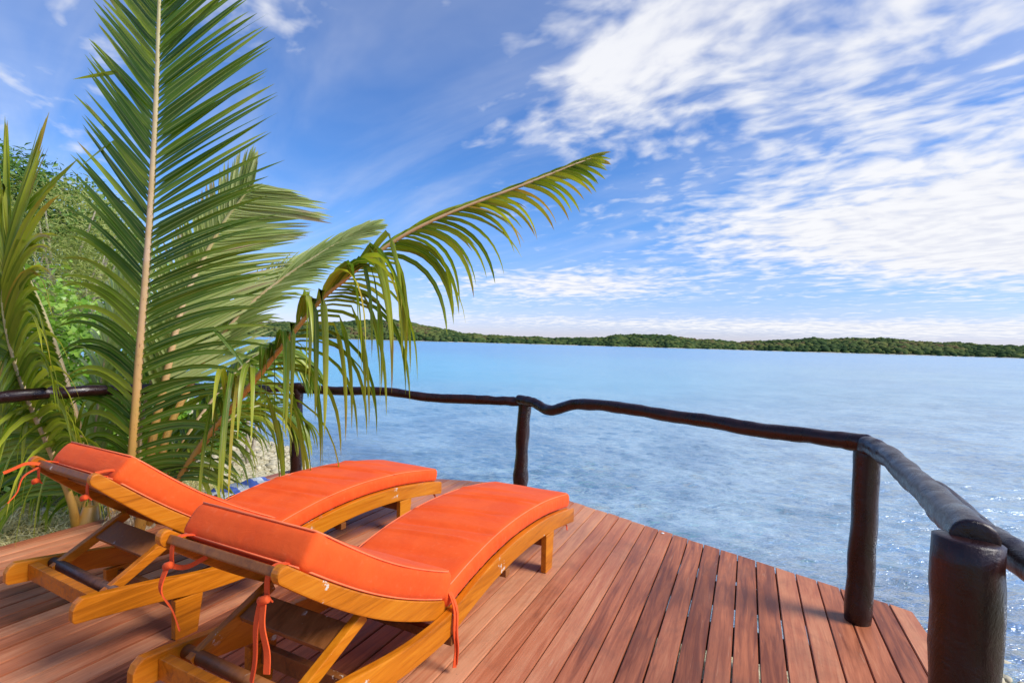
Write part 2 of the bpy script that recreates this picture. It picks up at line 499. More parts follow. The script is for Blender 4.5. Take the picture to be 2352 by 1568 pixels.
c = t.mix(t.ss(sz.outputs[2], WL + .05, WL - .05), c, t.mix(t.ss(n1, .45, .6), (.36, .36, .27, 1), (.10, .14, .13, 1)))
t.put(b.inputs['Base Color'], c); b.inputs['Roughness'].default_value = .9
t.put(b.inputs['Normal'], t.bump(t.m('ADD', vor.outputs[0], n2), .9, .03))
g_o = addnp('ground', Vg, Fg, mg, smooth=True); g_o['kind'] = 'structure'

# water: sheet to the horizon, with modelled wavelets near the deck
rr_ = np.concatenate([[0.5], np.geomspace(2.5, 60, 330), np.geomspace(63, 3000, 60)]); th = np.linspace(R(-75), R(75), 420)
RR, TH = np.meshgrid(rr_, th, indexing='ij'); WX = RR * np.sin(TH); WY = RR * np.cos(TH) - 1.0
amp = np.exp(-RR / 45.)


def waves(x, y):
    z = np.zeros_like(x); rs = np.random.default_rng(11)
    for k in range(26):
        lam = rs.uniform(.16, .95); ang = R(-106) + rs.normal() * .38
        kx, ky = np.cos(ang) * 2 * np.pi / lam, np.sin(ang) * 2 * np.pi / lam
        ph = rs.uniform(0, 6.28); q = np.sin(x * kx + y * ky + ph + 1.2 * vnoise(x, y, .6, k) * 4)
        z += lam ** .9 * .0060 * (1 - np.abs(q)) * 1.4
    return z * (.55 + 1.1 * (vnoise(x, y, .22, 40) + .5))


fall = 1 / (1 + np.exp((RR - 24) / 4))
WZ = WL + waves(WX, WY) * fall
depth = -shore_dist(WX, WY)
nW, nT = RR.shape
a0 = (np.arange(nW - 1)[:, None] * nT + np.arange(nT - 1)[None, :]).ravel()
Fw = np.stack([a0, a0 + 1, a0 + nT + 1, a0 + nT], 1)[:, ::-1]
mw, t, b = mat('lagoon_water')
pos = t.new('ShaderNodeNewGeometry').outputs['Position']
dep = t.new('ShaderNodeAttribute', attribute_name='tint').outputs['Fac']
sp = t.new('ShaderNodeSeparateXYZ'); t.put(sp.inputs[0], pos)
reef = t.noise(pos, .42, 6, .65, .4); reef2 = t.noise(pos, 1.9, 5, .7)
big = t.noise(t.mapping(pos, scale=(1, .55, 1)), .035, 3, .5)
shallow = t.mix(t.ss(t.m('ADD', t.m('MULTIPLY', reef, .6), t.m('MULTIPLY', reef2, .4)), .42, .58), (.12, .28, .34, 1), (.38, .58, .60, 1))
turq = (.11, .60, .74, 1); deep = (.08, .38, .62, 1)
yy = t.m('ADD', sp.outputs[1], t.m('MULTIPLY', t.m('SUBTRACT', big, .5), 60.0))
lx = t.ss(t.m('DIVIDE', sp.outputs[0], t.m('ADD', sp.outputs[1], 2.0)), .75, -.15)
c = t.mix(t.m('MULTIPLY', t.ss(yy, 4.0, 34.0), t.m('MULTIPLY_ADD', lx, .75, .25)), shallow, turq)
c = t.mix(t.ss(yy, 30.0, 150.0), c, deep)
c = t.mix(t.ss(big, .45, .62, 0, .4), c, t.mix(.5, c, (.10, .30, .50, 1)))
t.put(b.inputs['Base Color'], c); b.inputs['Roughness'].default_value = .5; b.inputs['Specular IOR Level'].default_value = 0
w1 = t.noise(t.mapping(pos, scale=(.7, 1.7, 1), rot=(0, 0, R(-16))), 1.5, 5, .62, .5)
w2 = t.noise(t.mapping(pos, scale=(.7, 1.6, 1), rot=(0, 0, R(14))), 5.0, 4, .6, .3)
w3 = t.noise(t.mapping(pos, scale=(.8, 1.3, 1)), .35, 4, .6, .3)
wind = t.ss(t.noise(t.mapping(pos, scale=(.5, 1.6, 1), rot=(0, 0, R(-12))), .09, 4, .6), .35, .65, .55, 1.25)
bh = t.m('ADD', t.m('ADD', t.m('MULTIPLY', t.m('MULTIPLY', w1, wind), .17), t.m('MULTIPLY', w2, .060)), t.m('MULTIPLY', w3, .35))
nrm = t.bump(bh, .80, 1.0)
t.put(b.inputs['Normal'], nrm)
gl = t.new('ShaderNodeBsdfGlossy'); gl.inputs['Roughness'].default_value = .20; t.put(gl.inputs['Normal'], nrm); gl.inputs['Color'].default_value = (1, 1, 1, 1)
fr = t.new('ShaderNodeFresnel'); fr.inputs['IOR'].default_value = 1.33; t.put(fr.inputs['Normal'], nrm)
tp = t.new('ShaderNodeBsdfTransparent'); tp.inputs[0].default_value = (.75, .9, .92, 1)
mx = t.new('ShaderNodeMixShader'); t.put(mx.inputs[0], t.ss(dep, .1, 3.0, .12, 1.0)); t.l.new(tp.outputs[0], mx.inputs[1]); t.l.new(b.outputs[0], mx.inputs[2])
m2 = t.new('ShaderNodeMixShader'); t.put(m2.inputs[0], t.m('MULTIPLY', t.m('MINIMUM', fr.outputs[0], .70), .95)); t.l.new(mx.outputs[0], m2.inputs[1]); t.l.new(gl.outputs[0], m2.inputs[2])
t.l.new(m2.outputs[0], t.n['Material Output'].inputs[0])
wo_ = addnp('water', np.stack([WX.ravel(), WY.ravel(), WZ.ravel()], 1), Fw, mw, smooth=True, tint=depth.ravel()); wo_['kind'] = 'structure'

# ------------------------------------------------------------------ far shore
DIST = 800.0
outl = [(-300, 735), (300, 738), (640, 740), (760, 739), (820, 735), (870, 732), (940, 739), (1000, 752), (1060, 764), (1110, 769), (1200, 773), (1290, 776), (1380, 775), (1425, 769), (1530, 769), (1570, 774), (1620, 780), (1700, 785),
        (1760, 784), (1850, 776), (1930, 778), (2030, 777), (2070, 781), (2140, 786), (2200, 786), (2260, 790), (2352, 794), (2600, 800), (3000, 800)]
angs, tops = [], []
for x, y in outl:
    r = ray(x, y); angs.append(math.atan2(r.x, r.y)); tops.append(H + r.z / math.hypot(r.x, r.y) * (DIST + 130))
aa = np.linspace(angs[0], angs[-1], 400); tt = np.interp(aa, angs, tops)
tt = tt + vnoise(aa * 60, aa * 0, 1., 8) * 3
prof = [(0, 0), (3, .03), (25, .30), (60, .58), (100, .86), (130, 1.0), (170, .95), (260, .7), (420, .2), (520, -.1)]
Vh = []
for k, (dd, hf) in enumerate(prof):
    r_ = DIST + dd + vnoise(aa * 40, aa * 0 + k * .0, 1., 9) * 30
    Vh.append(np.stack([r_ * np.sin(aa), r_ * np.cos(aa), WL - .5 + (tt - 3.5 - WL) * hf], 1))
Vh = np.concatenate(Vh); nA = len(aa)
a0 = (np.arange(len(prof) - 1)[:, None] * nA + np.arange(nA - 1)[None, :]).ravel()
Fh = np.stack([a0, a0 + 1, a0 + nA + 1, a0 + nA], 1)
M_hill = simple_mat('hill_earth', (.03, .045, .02), (.09, .09, .04), .08, .95)
ho = addnp('hills', Vh, Fh, M_hill, smooth=True); ho['kind'] = 'structure'

phi = (1 + 5 ** .5) / 2
ico = np.array([(-1, phi, 0), (1, phi, 0), (-1, -phi, 0), (1, -phi, 0), (0, -1, phi), (0, 1, phi), (0, -1, -phi), (0, 1, -phi), (phi, 0, -1), (phi, 0, 1), (-phi, 0, -1), (-phi, 0, 1)]) / math.hypot(1, phi)
icoF = np.array([(0, 11, 5), (0, 5, 1), (0, 1, 7), (0, 7, 10), (0, 10, 11), (1, 5, 9), (5, 11, 4), (11, 10, 2), (10, 7, 6), (7, 1, 8), (3, 9, 4), (3, 4, 2), (3, 2, 6), (3, 6, 8), (3, 8, 9), (4, 9, 5), (2, 4, 11), (6, 2, 10), (8, 6, 7), (9, 8, 1)])
NB = 26000
ang_b = rng.uniform(angs[1], angs[-2], NB); dd = rng.uniform(0, 1, NB) ** .8 * 175 + 2
tb = np.interp(ang_b, aa, tt); hf = np.interp(dd, [p[0] for p in prof], [p[1] for p in prof])
r_ = DIST + dd + np.interp(ang_b, aa, vnoise(aa * 40, aa * 0, 1., 9) * 30)
zc = WL - .5 + (tb - 3.5 - WL) * hf; rad = rng.uniform(1.6, 3.8, NB) * rng.choice([.7, 1, 1, 1.15, 1.4], NB)
cen = np.stack([r_ * np.sin(ang_b), r_ * np.cos(ang_b), zc + rad * .3], 1)
jit = rng.uniform(.7, 1.25, (NB, 12, 1))
Vb = cen[:, None, :] + ico[None] * jit * rad[:, None, None] * np.array([1.15, 1.15, .85])
Fb = (icoF[None] + (np.arange(NB) * 12)[:, None, None]).reshape(-1, 3)
patch = vnoise(cen[:, 0], cen[:, 1], .02, 21) * .6 + vnoise(cen[:, 0], cen[:, 2] * 6, .05, 22) * .5
tn = np.clip(.45 + 1.2 * patch + rng.normal(0, .20, NB), 0, 1)
fo = addnp('forest', Vb.reshape(-1, 3), Fb, M_canopy, tint=np.repeat(tn, 12)); fo['kind'] = 'stuff'
fo['label'] = 'low green forest covering the far hills across the lagoon'
ba = np.linspace(angs[1], angs[-2], 500); off = np.interp(ba, aa, vnoise(aa * 40, aa * 0, 1., 9) * 30)
Vs = np.concatenate([np.stack([(DIST - 4 + off) * np.sin(ba), (DIST - 4 + off) * np.cos(ba), ba * 0 + WL - .2], 1), np.stack([(DIST + 4 + off) * np.sin(ba), (DIST + 4 + off) * np.cos(ba), ba * 0 + WL + .75], 1)])
a0 = np.arange(499); bo = addnp('far_beach', Vs, np.stack([a0, a0 + 1, a0 + 501, a0 + 500], 1), M_stone, smooth=True); bo['kind'] = 'structure'

# ------------------------------------------------------------------ deck
DYAW = R(24.8); du = Vector((math.sin(DYAW), math.cos(DYAW), 0)); dv = Vector((math.cos(DYAW), -math.sin(DYAW), 0))
cA = Vector((-2.42, 5.80, 0)); cB = Vector((.12, 5.42, 0)); cC = Vector((2.37, 2.98, 0)); cD = Vector((2.28, 2.77, 0)); cE = Vector((.62, -1.6, 0))
e0 = Vector((-3.484, 3.526, 0)); cG = e0 - du * 5.6
cA = e0 + du * ((cA - e0).dot(du))
outline = [cG, cE, cD, cC, cB, cA]
deck = bpy.data.objects.new('deck', None); C.objects.link(deck); deck['kind'] = 'structure'; deck['label'] = 'reddish brown plank deck under the loungers'
deck.rotation_euler = (0, 0, math.pi / 2 - DYAW)      # local x runs along the boards
loc = [(p.dot(du), -p.dot(dv)) for p in outline]


def clip(poly, n, c, keep_less):
    out = []
    f = (lambda p: c - p[n]) if keep_less else (lambda p: p[n] - c)
    for i in range(len(poly)):
        a, b = poly[i], poly[(i + 1) % len(poly)]; fa, fb = f(a), f(b)
        if fa >= 0: out.append(a)
        if fa * fb < 0:
            s = fa / (fa - fb); out.append((a[0] + (b[0] - a[0]) * s, a[1] + (b[1] - a[1]) * s))
    return out


PITCH = .119
seam = -G(1611, 1568).dot(dv)
ymin, ymax = min(p[1] for p in loc), max(p[1] for p in loc)
k0 = math.floor((ymin - seam) / PITCH)
y_ = seam + k0 * PITCH
nb = 0
while y_ < ymax:
    g = .0035 + random.uniform(-.0008, .0012)
    pl = clip(clip(loc, 1, y_ + g, False), 1, y_ + PITCH - g, True)
    if len(pl) >= 3:
        ar = sum(pl[i][0] * pl[(i + 1) % len(pl)][1] - pl[(i + 1) % len(pl)][0] * pl[i][1] for i in range(len(pl))) / 2
        if ar < 0: pl.reverse()
        if abs(ar) > .004:
            # uneven sawn ends, real thickness
            dzb = random.uniform(-.0015, .0015)
            bm = bmesh.new(); top = [bm.verts.new((x + (random.uniform(-.006, .006) if abs(x) > 1 else 0), y, dzb)) for x, y in pl]
            bot = [bm.verts.new((v.co.x, v.co.y, -.030)) for v in top]; n = len(pl)
            bm.faces.new(top); bm.faces.new(list(reversed(bot)))
            for i in range(n): bm.faces.new((top[i], bot[i], bot[(i + 1) % n], top[(i + 1) % n]))
            bmesh.ops.recalc_face_normals(bm, faces=bm.faces)
            es = [e for e in bm.edges if all(v.co.z > -.01 for v in e.verts)]
            bmesh.ops.bevel(bm, geom=es, offset=.003, segments=2, affect='EDGES')
            addbm('plank', bm, M_deck, deck); nb += 1
    y_ += PITCH
# joists, fascia and piles below
xs = [p[0] for p in loc]
x_ = min(xs) + .3
while x_ < max(xs) - .1:
    pl = clip(clip(loc, 0, x_, False), 0, x_ + .05, True)
    if len(pl) >= 3:
        ys = [p[1] for p in pl]; addbm('joist', box_bm((x_, min(ys) + .06, -.17), (x_ + .05, max(ys) - .06, -.033), 0), M_under, deck)
    x_ += .55
for i in range(len(loc)):
    a, b = Vector((*loc[i], -.105)), Vector((*loc[(i + 1) % len(loc)], -.105)); d = (b - a).normalized()
    nrm_ = Vector((-d.y, d.x, 0)); ce = Vector((sum(p[0] for p in loc) / 6, sum(p[1] for p in loc) / 6, 0))
    if (ce - a).dot(nrm_) < 0: nrm_.negate()
    addbm('fascia_board', bar_bm(a + nrm_ * .035 + d * .03, b + nrm_ * .035 - d * .03, .028, .142, nrm_, 0), M_deck, deck)
for i in range(len(loc)):
    a = Vector((*loc[i], 0)); ce = Vector((sum(p[0] for p in loc) / 6, sum(p[1] for p in loc) / 6, 0)); p = a + (ce - a).normalized() * .25
    V, Fc = tube([Vector((p.x, p.y, -1.9)), Vector((p.x, p.y, -.175))], .07, 12); add('pile', V, Fc, M_under, deck, True)

# ------------------------------------------------------------------ railing of dark logs
rl = thing('log_railing', 'dark varnished round log railing along the deck edge above the water', 'railing')


def post(base, top, r, name='post', wob=.12, seed=1, dome=.5, n=16, bul=None):
    pts = [base.lerp(top, i / n) for i in range(n + 1)]
    for i, p in enumerate(pts):
        p.x += .012 * mnoise.noise(Vector((i * .3, seed, 0))); p.y += .012 * mnoise.noise(Vector((i * .3, seed, 5)))
    rad = [r * (1.0 + .06 * mnoise.noise(Vector((i * .5, seed * 3, 2)))) for i in range(n + 1)]
    if bul:
        for i in range(n + 1): rad[i] *= 1 + bul[1] * math.exp(-((i / n - bul[0]) / .06) ** 2)
    V, Fc = tube(pts, rad, 22, wob, seed, dome=dome); return add(name, V, Fc, M_log, rl, True)


def rail(pts, r, seed=1, n=60, wob=.14, dome=.6, parent=None, name='rail'):
    q = spline(pts, n)
    for i, p in enumerate(q): p.z += .012 * mnoise.noise(Vector((i * .09, seed, 7)))
    rad = [r * (1 + .08 * mnoise.noise(Vector((i * .10, seed * 2, 3)))) for i in range(n)]
    V, Fc = tube(q, rad, 18, wob, seed, dome=dome); return add(name, V, Fc, M_log, parent or rl, True)


post(P(679, 1092, 5.62), P(682, 893, 5.60), .062, seed=3)
post(P(1194, 1128, 5.22), P(1205, 918, 5.20), .066, seed=5, bul=(.16, .28))
post(P(1969, 1424, 2.86), P(1994, 1026, 2.86), .0645, seed=9)
pN = P(2217, 1640, 1.40); pN.z = -.0; topN = P(2225, 1240, 1.40); pN = Vector((topN.x - .01, topN.y, 0))
post(pN, topN, .079, seed=13, dome=.14, wob=.10)
# left span, middle span, right span, near span
rail([P(-500, 985, 3.05), P(-200, 945, 3.35), P(0, 913, 3.6), P(110, 903, 3.78), P(210, 897, 3.95), P(400, 892, 4.6), P(520, 893, 5.1), P(640, 891, 5.52), P(700, 888, 5.6)], .044, 2, 90)
rail([P(672, 892, 5.6), P(760, 897, 5.55), P(880, 899, 5.48), P(1000, 912, 5.40), P(1100, 919, 5.30), P(1170, 920, 5.24), P(1215, 924, 5.19)], .047, 4, 60)
rail([P(1192, 918, 5.20), P(1225, 924, 5.05), P(1262, 942, 4.86), P(1330, 928, 4.62), P(1450, 940, 4.2), P(1600, 963, 3.76), P(1750, 988, 3.37), P(1900, 1006, 3.02), P(1992, 1017, 2.83)], .049, 6, 90)
rail([P(1984, 1020, 2.86), P(2020, 1035, 2.68), P(2065, 1068, 2.40), P(2120, 1120, 2.02), P(2180, 1178, 1.68), P(2238, 1232, 1.385)], .052, 8, 60, .16, dome=.10)
hr = thing('hand_rail', 'dark log hand rail crossing behind the nearest thick post at the right edge', 'hand rail')
rail([P(2150, 1128, 1.95), P(2240, 1208, 1.68), P(2300, 1248, 1.52), P(2370, 1300, 1.38), P(2520, 1400, 1.15)], .043, 12, 40, parent=hr)
pB = P(2150, 1128, 1.95); pts = [Vector((pB.x, pB.y, -.9)), pB]
pE = P(2520, 1400, 1.15); V, Fc = tube([Vector((pE.x, pE.y, -.9)), Vector((pE.x, pE.y, .4)), pE], .05, 14, .1, 4); add('post', V, Fc, M_log, hr, True)

# ------------------------------------------------------------------ sun loungers
LT = [(0, .283), (-.25, .325), (-.55, .362), (-.90, .376), (-1.2, .360), (-1.45, .322), (-1.67, .275), (-1.85, .272), (-2.05, .290), (-2.3, .335), (-2.64, .386)]


def rtop(x): return float(np.interp(-x, [-p[0] for p in LT], [p[1] for p in LT]))


_s = spline([(x, 0, z) for x, z in LT], 60); SX = [-p.x for p in _s]; SZ = [p.z for p in _s]
def rtop(x): return float(np.interp(-x, SX, SZ))


W2, TH_R = .35, .038


def rounded_cushion(path, width, thick, r=.032, nx=90, ny=26, nz=6, puff=.008, seed=0, folds=(), gather=.003, taper=0):
    """box surface grid -> rounded box -> swept along path (list of (x,z)); returns verts, faces"""
    P3 = [Vector((x, 0, z)) for x, z in path]; n = len(P3)
    cum = [0]
    for i in range(1, n): cum.append(cum[-1] + (P3[i] - P3[i - 1]).length)
    L = cum[-1]
    bm = bmesh.new(); grid = {}

    def vt(i, j, k):
        key = (i, j, k)
        if key not in grid: grid[key] = bm.verts.new((i, j, k))
        return grid[key]
    for i in range(nx):
        for j in range(ny):
            bm.faces.new((vt(i, j, nz), vt(i + 1, j, nz), vt(i + 1, j + 1, nz), vt(i, j + 1, nz)))
            bm.faces.new((vt(i, j, 0), vt(i, j + 1, 0), vt(i + 1, j + 1, 0), vt(i + 1, j, 0)))
        for k in range(nz):
            bm.faces.new((vt(i, 0, k), vt(i + 1, 0, k), vt(i + 1, 0, k + 1), vt(i, 0, k + 1)))
            bm.faces.new((vt(i, ny, k), vt(i, ny, k + 1), vt(i + 1, ny, k + 1), vt(i + 1, ny, k)))
    for j in range(ny):
        for k in range(nz):
            bm.faces.new((vt(0, j, k), vt(0, j, k + 1), vt(0, j + 1, k + 1), vt(0, j + 1, k)))
            bm.faces.new((vt(nx, j, k), vt(nx, j + 1, k), vt(nx, j + 1, k + 1), vt(nx, j, k + 1)))
    cosp = lambda q, m_: .5 - .5 * math.cos(math.pi * q / m_) if False else q / m_

    def dens(q, m_, h, r_):      # put extra grid lines into the rounded corners
        f = q / m_; e = 3 / m_
        if f < e: return -h + r_ * (f / e) * 1.0
        if f > 1 - e: return h - r_ * ((1 - f) / e)
        return -h + r_ + (f - e) / (1 - 2 * e) * (2 * h - 2 * r_)
    out_edges = []
    for v in bm.verts:
        i, j, k = v.co
        a = dens(i, nx, L / 2, r); y = dens(j, ny, width / 2, r); z = -thick / 2 + thick * k / nz
        rr2 = min(r, thick / 2 - .001)
        p = Vector((a, y, z)); inn = Vector((max(-L / 2 + rr2, min(L / 2 - rr2, a)), max(-width / 2 + rr2, min(width / 2 - rr2, y)), max(-thick / 2 + rr2, min(thick / 2 - rr2, z))))
        d = p - inn
        if d.length > 1e-6 and (abs(a) > L / 2 - rr2 or abs(y) > width / 2 - rr2): p = inn + d.normalized() * rr2
        s = p.x + L / 2; yy = p.y; zz = p.z
        top = max(0, zz / (thick / 2)); cx_ = 1 - abs(2 * s / L - 1) ** 6; cy_ = 1 - abs(2 * yy / width) ** 4
        up = puff * cx_ * cy_ * top
        for (s0, wd, amp_, y0, yw, sk) in folds:
            q = (s - s0 - sk * (yy)) / wd
            up += amp_ * math.exp(-q * q) * (1 / (1 + math.exp(-(yw - abs(yy - y0)) / .04))) * top
        up += .0035 * mnoise.noise(Vector((s * 5, yy * 6, seed))) * top
        sd_ = 0
        if abs(yy) > width / 2 - r * 1.2:
            sd_ = gather * (mnoise.noise(Vector((s * 34, seed, zz * 6))) + .6 * mnoise.noise(Vector((s * 75, seed + 4, zz * 9)))) * (1 - abs(zz) / (thick / 2) * .6) + .006 * (1 - (2 * zz / thick) ** 2)
            yy += math.copysign(sd_, yy)
        if min(s, L - s) < r * 1.2:
            s += math.copysign(gather * .7 * mnoise.noise(Vector((yy * 20, seed, zz * 6))) + .005 * (1 - (2 * zz / thick) ** 2), s - L / 2)
        # sweep
        sc = max(0, min(L, s)); e = 0
        while e < n - 2 and cum[e + 1] < sc: e += 1
        f = (s - cum[e]) / (cum[e + 1] - cum[e]); base = P3[e].lerp(P3[e + 1], 1) if False else P3[e] + (P3[e + 1] - P3[e]) * f
        t0 = (P3[min(e + 1, n - 1)] - P3[max(e - 0, 0)]).normalized()
        t1 = (P3[min(e + 2, n - 1)] - P3[min(e + 1, n - 2)]).normalized(); tg = t0.lerp(t1, max(0, min(1, f))).normalized()
        nr = Vector((tg.z, 0, -tg.x)) if tg.x < 0 else Vector((-tg.z, 0, tg.x))
        v.co = base + nr * (zz + thick / 2 + up) + Vector((0, yy, 0))
    bmesh.ops.recalc_face_normals(bm, faces=bm.faces)
    return bm, P3, cum, L


def piping(P3, width, thick, r, puff_off=.0, top=True):
    n = len(P3); pts = []
    zz = thick - .005 if top else .010
    def pt(i, y, shift=0):
        t_ = (P3[min(i + 1, n - 1)] - P3[max(i - 1, 0)]).normalized(); nr = Vector((t_.z, 0, -t_.x)) if t_.x < 0 else Vector((-t_.z, 0, t_.x))
        return P3[i] + nr * zz + t_ * shift + Vector((0, y, 0))
    yy = width / 2 - .006
    ra = [pt(i, -yy) for i in range(2, n - 2)]; rb = [pt(i, yy) for i in range(2, n - 2)]
    loop = ra + [pt(n - 1, -yy + .02, -.004), pt(n - 1, yy - .02, -.004)] + rb[::-1] + [pt(0, yy - .02, .004), pt(0, -yy + .02, .004)]
    loop.append(loop[0]); loop.append(loop[1])
    return tube(loop, .0035, 6, cap=False)


def ribbon(pts, w_, side, n=18, twist=0.0):
    q = spline(pts, n); V, Fc = [], []
    for i, p in enumerate(q):
        t_ = (q[min(i + 1, n - 1)] - q[max(i - 1, 0)]).normalized(); s = Vector(side); s = (s - t_ * s.dot(t_)).normalized()
        s = Matrix.Rotation(twist * i / n, 3, t_) @ s; nr = t_.cross(s)
        for a_, b_ in ((-1, -1), (1, -1), (1, 1), (-1, 1)): V.append(p + s * w_ / 2 * a_ + nr * .0022 * b_)
    for i in range(n - 1):
        for j in range(4): Fc.append((i * 4 + j, i * 4 + (j + 1) % 4, i * 4 + 4 + (j + 1) % 4, i * 4 + 4 + j))
    Fc += [(3, 2, 1, 0), tuple((n - 1) * 4 + j for j in range(4))]
    return V, Fc


OX = 1.3    # shift so that the Empty stands at the middle of the footprint


def make_lounger(label, foot_right, yaw, lift, seed, tie_style):
    u = Vector((math.sin(yaw), math.cos(yaw), 0)); nn = Vector((math.cos(yaw), -math.sin(yaw), 0))
    root = thing('sun_lounger', label, 'sun lounger', foot_right - u * OX - nn * W2, math.pi / 2 - yaw, 'sun loungers side by side on the deck')

    def part(name, bm, mt=M_teak, smooth=False, parent=None):
        bm.transform(Matrix.Translation((OX, 0, 0)))
        return addbm(name, bm, mt, parent or root, smooth)

    def partv(name, V, Fc, mt, smooth=True, parent=None):
        return add(name, [v + Vector((OX, 0, 0)) for v in V], Fc, mt, parent or root, smooth)
    # side rails
    EL = 2.60 if tie_style else 2.635
    N = 44; xs_ = [-EL * i / N for i in range(N + 1)]
    prof_t = [(x, rtop(x)) for x in xs_]; prof_b = [(x, rtop(x) - .104) for x in xs_]
    poly = [(-.0, rtop(0) - .012), (-.012, rtop(0))] + prof_t[1:-2]
    zt = rtop(-EL)
    poly += [(-EL + .035, zt - .008), (-EL + .012, zt - .024), (-EL + .001, zt - .048), (-EL, zt - .094), (-EL + .010, zt - .106)] + prof_b[1:-1][::-1] + [(-.010, rtop(0) - .104), (0, rtop(0) - .095)]
    for s in (-1, 1):
        y0, y1 = (-W2, -W2 + TH_R) if s < 0 else (W2 - TH_R, W2)
        part('side_rail', prism_bm(poly, y0, y1, .005))
    # legs
    for s in (-1, 1):
        for (xc, lean) in ((-.47, .0), (-2.12, -.0)):
            y0, y1 = (-W2 + .002, -W2 + TH_R + .001) if s < 0 else (W2 - TH_R - .001, W2 - .002)
            zt_ = rtop(xc) - .107
            pl = [(xc - .052 - .012, 0.004), (xc - .058, 0.0), (xc + .040, 0.0), (xc + .046, .005), (xc + .068, zt_), (xc - .068, zt_)]
            part('leg', prism_bm(pl, y0, y1, .004))
    # stretchers between the legs, cross rails at both ends
    for xc in (-.47, -2.12):
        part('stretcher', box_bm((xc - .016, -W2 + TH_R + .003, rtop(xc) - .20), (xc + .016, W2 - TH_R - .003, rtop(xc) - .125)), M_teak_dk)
    part('foot_bar', box_bm((-.075, -W2 + TH_R + .002, .195), (-.040, W2 - TH_R - .002, .262)))
    part('head_crossbar', box_bm((-EL + .08, -W2 + TH_R + .002, .278), (-EL + .118, W2 - TH_R - .002, .352)))
    # short beams under the rails
    for xc, ext in ((-1.12, .006), (-1.66, .006)):
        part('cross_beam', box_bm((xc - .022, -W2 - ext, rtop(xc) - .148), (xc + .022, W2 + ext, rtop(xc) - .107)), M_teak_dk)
    # seat slats
    x = -.12
    while x > -1.58:
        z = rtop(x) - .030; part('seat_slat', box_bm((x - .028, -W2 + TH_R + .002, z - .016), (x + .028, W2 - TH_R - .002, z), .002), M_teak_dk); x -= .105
    # backrest rails pivot at hx
    hx, hz = -1.66, .225; bl = 1.05
    ca, sa = math.cos(lift), math.sin(lift)

    def bk(s_, h):            # distance up the backrest, height above its lower edge -> x, z
        bend = .030 * (s_ / bl) ** 2 - .030 * math.sin(math.pi * s_ / bl)
        h2 = h + bend
        return (hx - s_ * ca + h2 * sa * 1.0, hz + s_ * sa + h2 * ca)
    NB_ = 22; hb = .082
    lo = lambda i: .026 * (i / NB_) ** 2
    tpb = [bk(bl * i / NB_, hb) for i in range(NB_ + 1)]; btb = [bk(bl * i / NB_, lo(i)) for i in range(NB_ + 1)]
    hm, hr_ = (hb + lo(NB_)) / 2, (hb - lo(NB_)) / 2
    endc = [bk(bl + .028 * math.sin(math.pi * k / 9), hm + hr_ * math.cos(math.pi * k / 9)) for k in range(1, 9)]
    polyb = tpb + endc + btb[::-1]
    bi = W2 - TH_R - .004; bt = .034
    for s in (-1, 1):
        y0, y1 = (-bi, -bi + bt) if s < 0 else (bi - bt, bi)
        part('back_rail', prism_bm(polyb, y0, y1, .006))
    # head bar (flat board between the rail ends)
    c0 = bk(bl - .060, hb - .042); c1 = bk(bl + .002, hb - .042); c2 = bk(bl + .002, hb - .012); c3 = bk(bl - .060, hb - .012)
    part('head_bar', prism_bm([c0, c1, c2, c3], -bi + bt + .001, bi - bt - .001, .005), M_teak_dk)
    s_ = .10
    while s_ < bl - .1:
        q = [bk(s_, hb - .034), bk(s_ + .055, hb - .034), bk(s_ + .055, hb - .018), bk(s_, hb - .018)]
        part('back_slat', prism_bm(q, -bi + bt + .001, bi - bt - .001, .002), M_teak_dk); s_ += .105
    # prop frame: two struts, plank, dowel
    d0 = Vector((-EL + .18, 0, .325)); tx = .40 if lift > .5 else .42
    tp_ = bk(.54, .012); d1 = Vector((tp_[0], 0, tp_[1] - .004))
    ys = bi - bt - .026
    for s in (-1, 1):
        part('strut', bar_bm(d0 + Vector((0, s * ys, 0)) - (d1 - d0).normalized() * .03, d1 + Vector((0, s * ys, 0)), .034, .046))
    dd_ = (d1 - d0).normalized(); L_ = (d1 - d0).length
    part('strut_plank', bar_bm(d0 + dd_ * (L_ * .50), d0 + dd_ * (L_ * .50 + .115), 2 * ys - .036, .024), M_teak_dk)
    V, Fc = tube([Vector((-EL + .18, -W2 + TH_R + .001, .325)), Vector((-EL + .18, W2 - TH_R - .001, .325))], .024, 16, .06, seed)
    partv('dowel', V, Fc, M_dowel if tie_style else M_teak_dk)
    for s in (-1, 1):
        for bx, bz in ((hx, hz + .035),):
            V, Fc = tube([Vector((bx, s * (W2 - .002), bz)), Vector((bx, s * (W2 + .004), bz))], .009, 12); partv('bolt', V, Fc, M_metal)
    # cushions
    cw = .632; th_ = .105
    path = [(-.035 - 1.63 * i / 60, rtop(-.035 - 1.63 * i / 60) - .004) for i in range(61)]
    rs = random.Random(seed)
    folds = [(.62, .020, -.006, -.1, .26, .18), (.70, .016, .006, .0, .24, .2), (.95, .022, -.008, .08, .26, .24), (1.02, .018, .006, .1, .22, .2), (1.20, .022, -.007, -.02, .28, .15), (1.27, .016, .005, 0, .25, .1), (.40, .03, .004, .15, .2, .3), (1.45, .03, -.004, .1, .3, .1)]
    folds = [(a + rs.uniform(-.03, .03), b_, c_ * rs.uniform(2.2, 3.2), d_, e_, f_) for a, b_, c_, d_, e_, f_ in folds]
    bm, P3, cum, L = rounded_cushion(path, cw, th_, .024, 170, 34, 7, .008, seed, folds, .0045)
    sc_ = part('seat_cushion', bm, M_orange, True)
    V, Fc = piping(P3, cw + .004, th_, .03); partv('piping', V, Fc, M_pipe, parent=sc_)
    pb = [bk(.035 + (bl - .092) * i / 40, hb - .004) for i in range(41)]
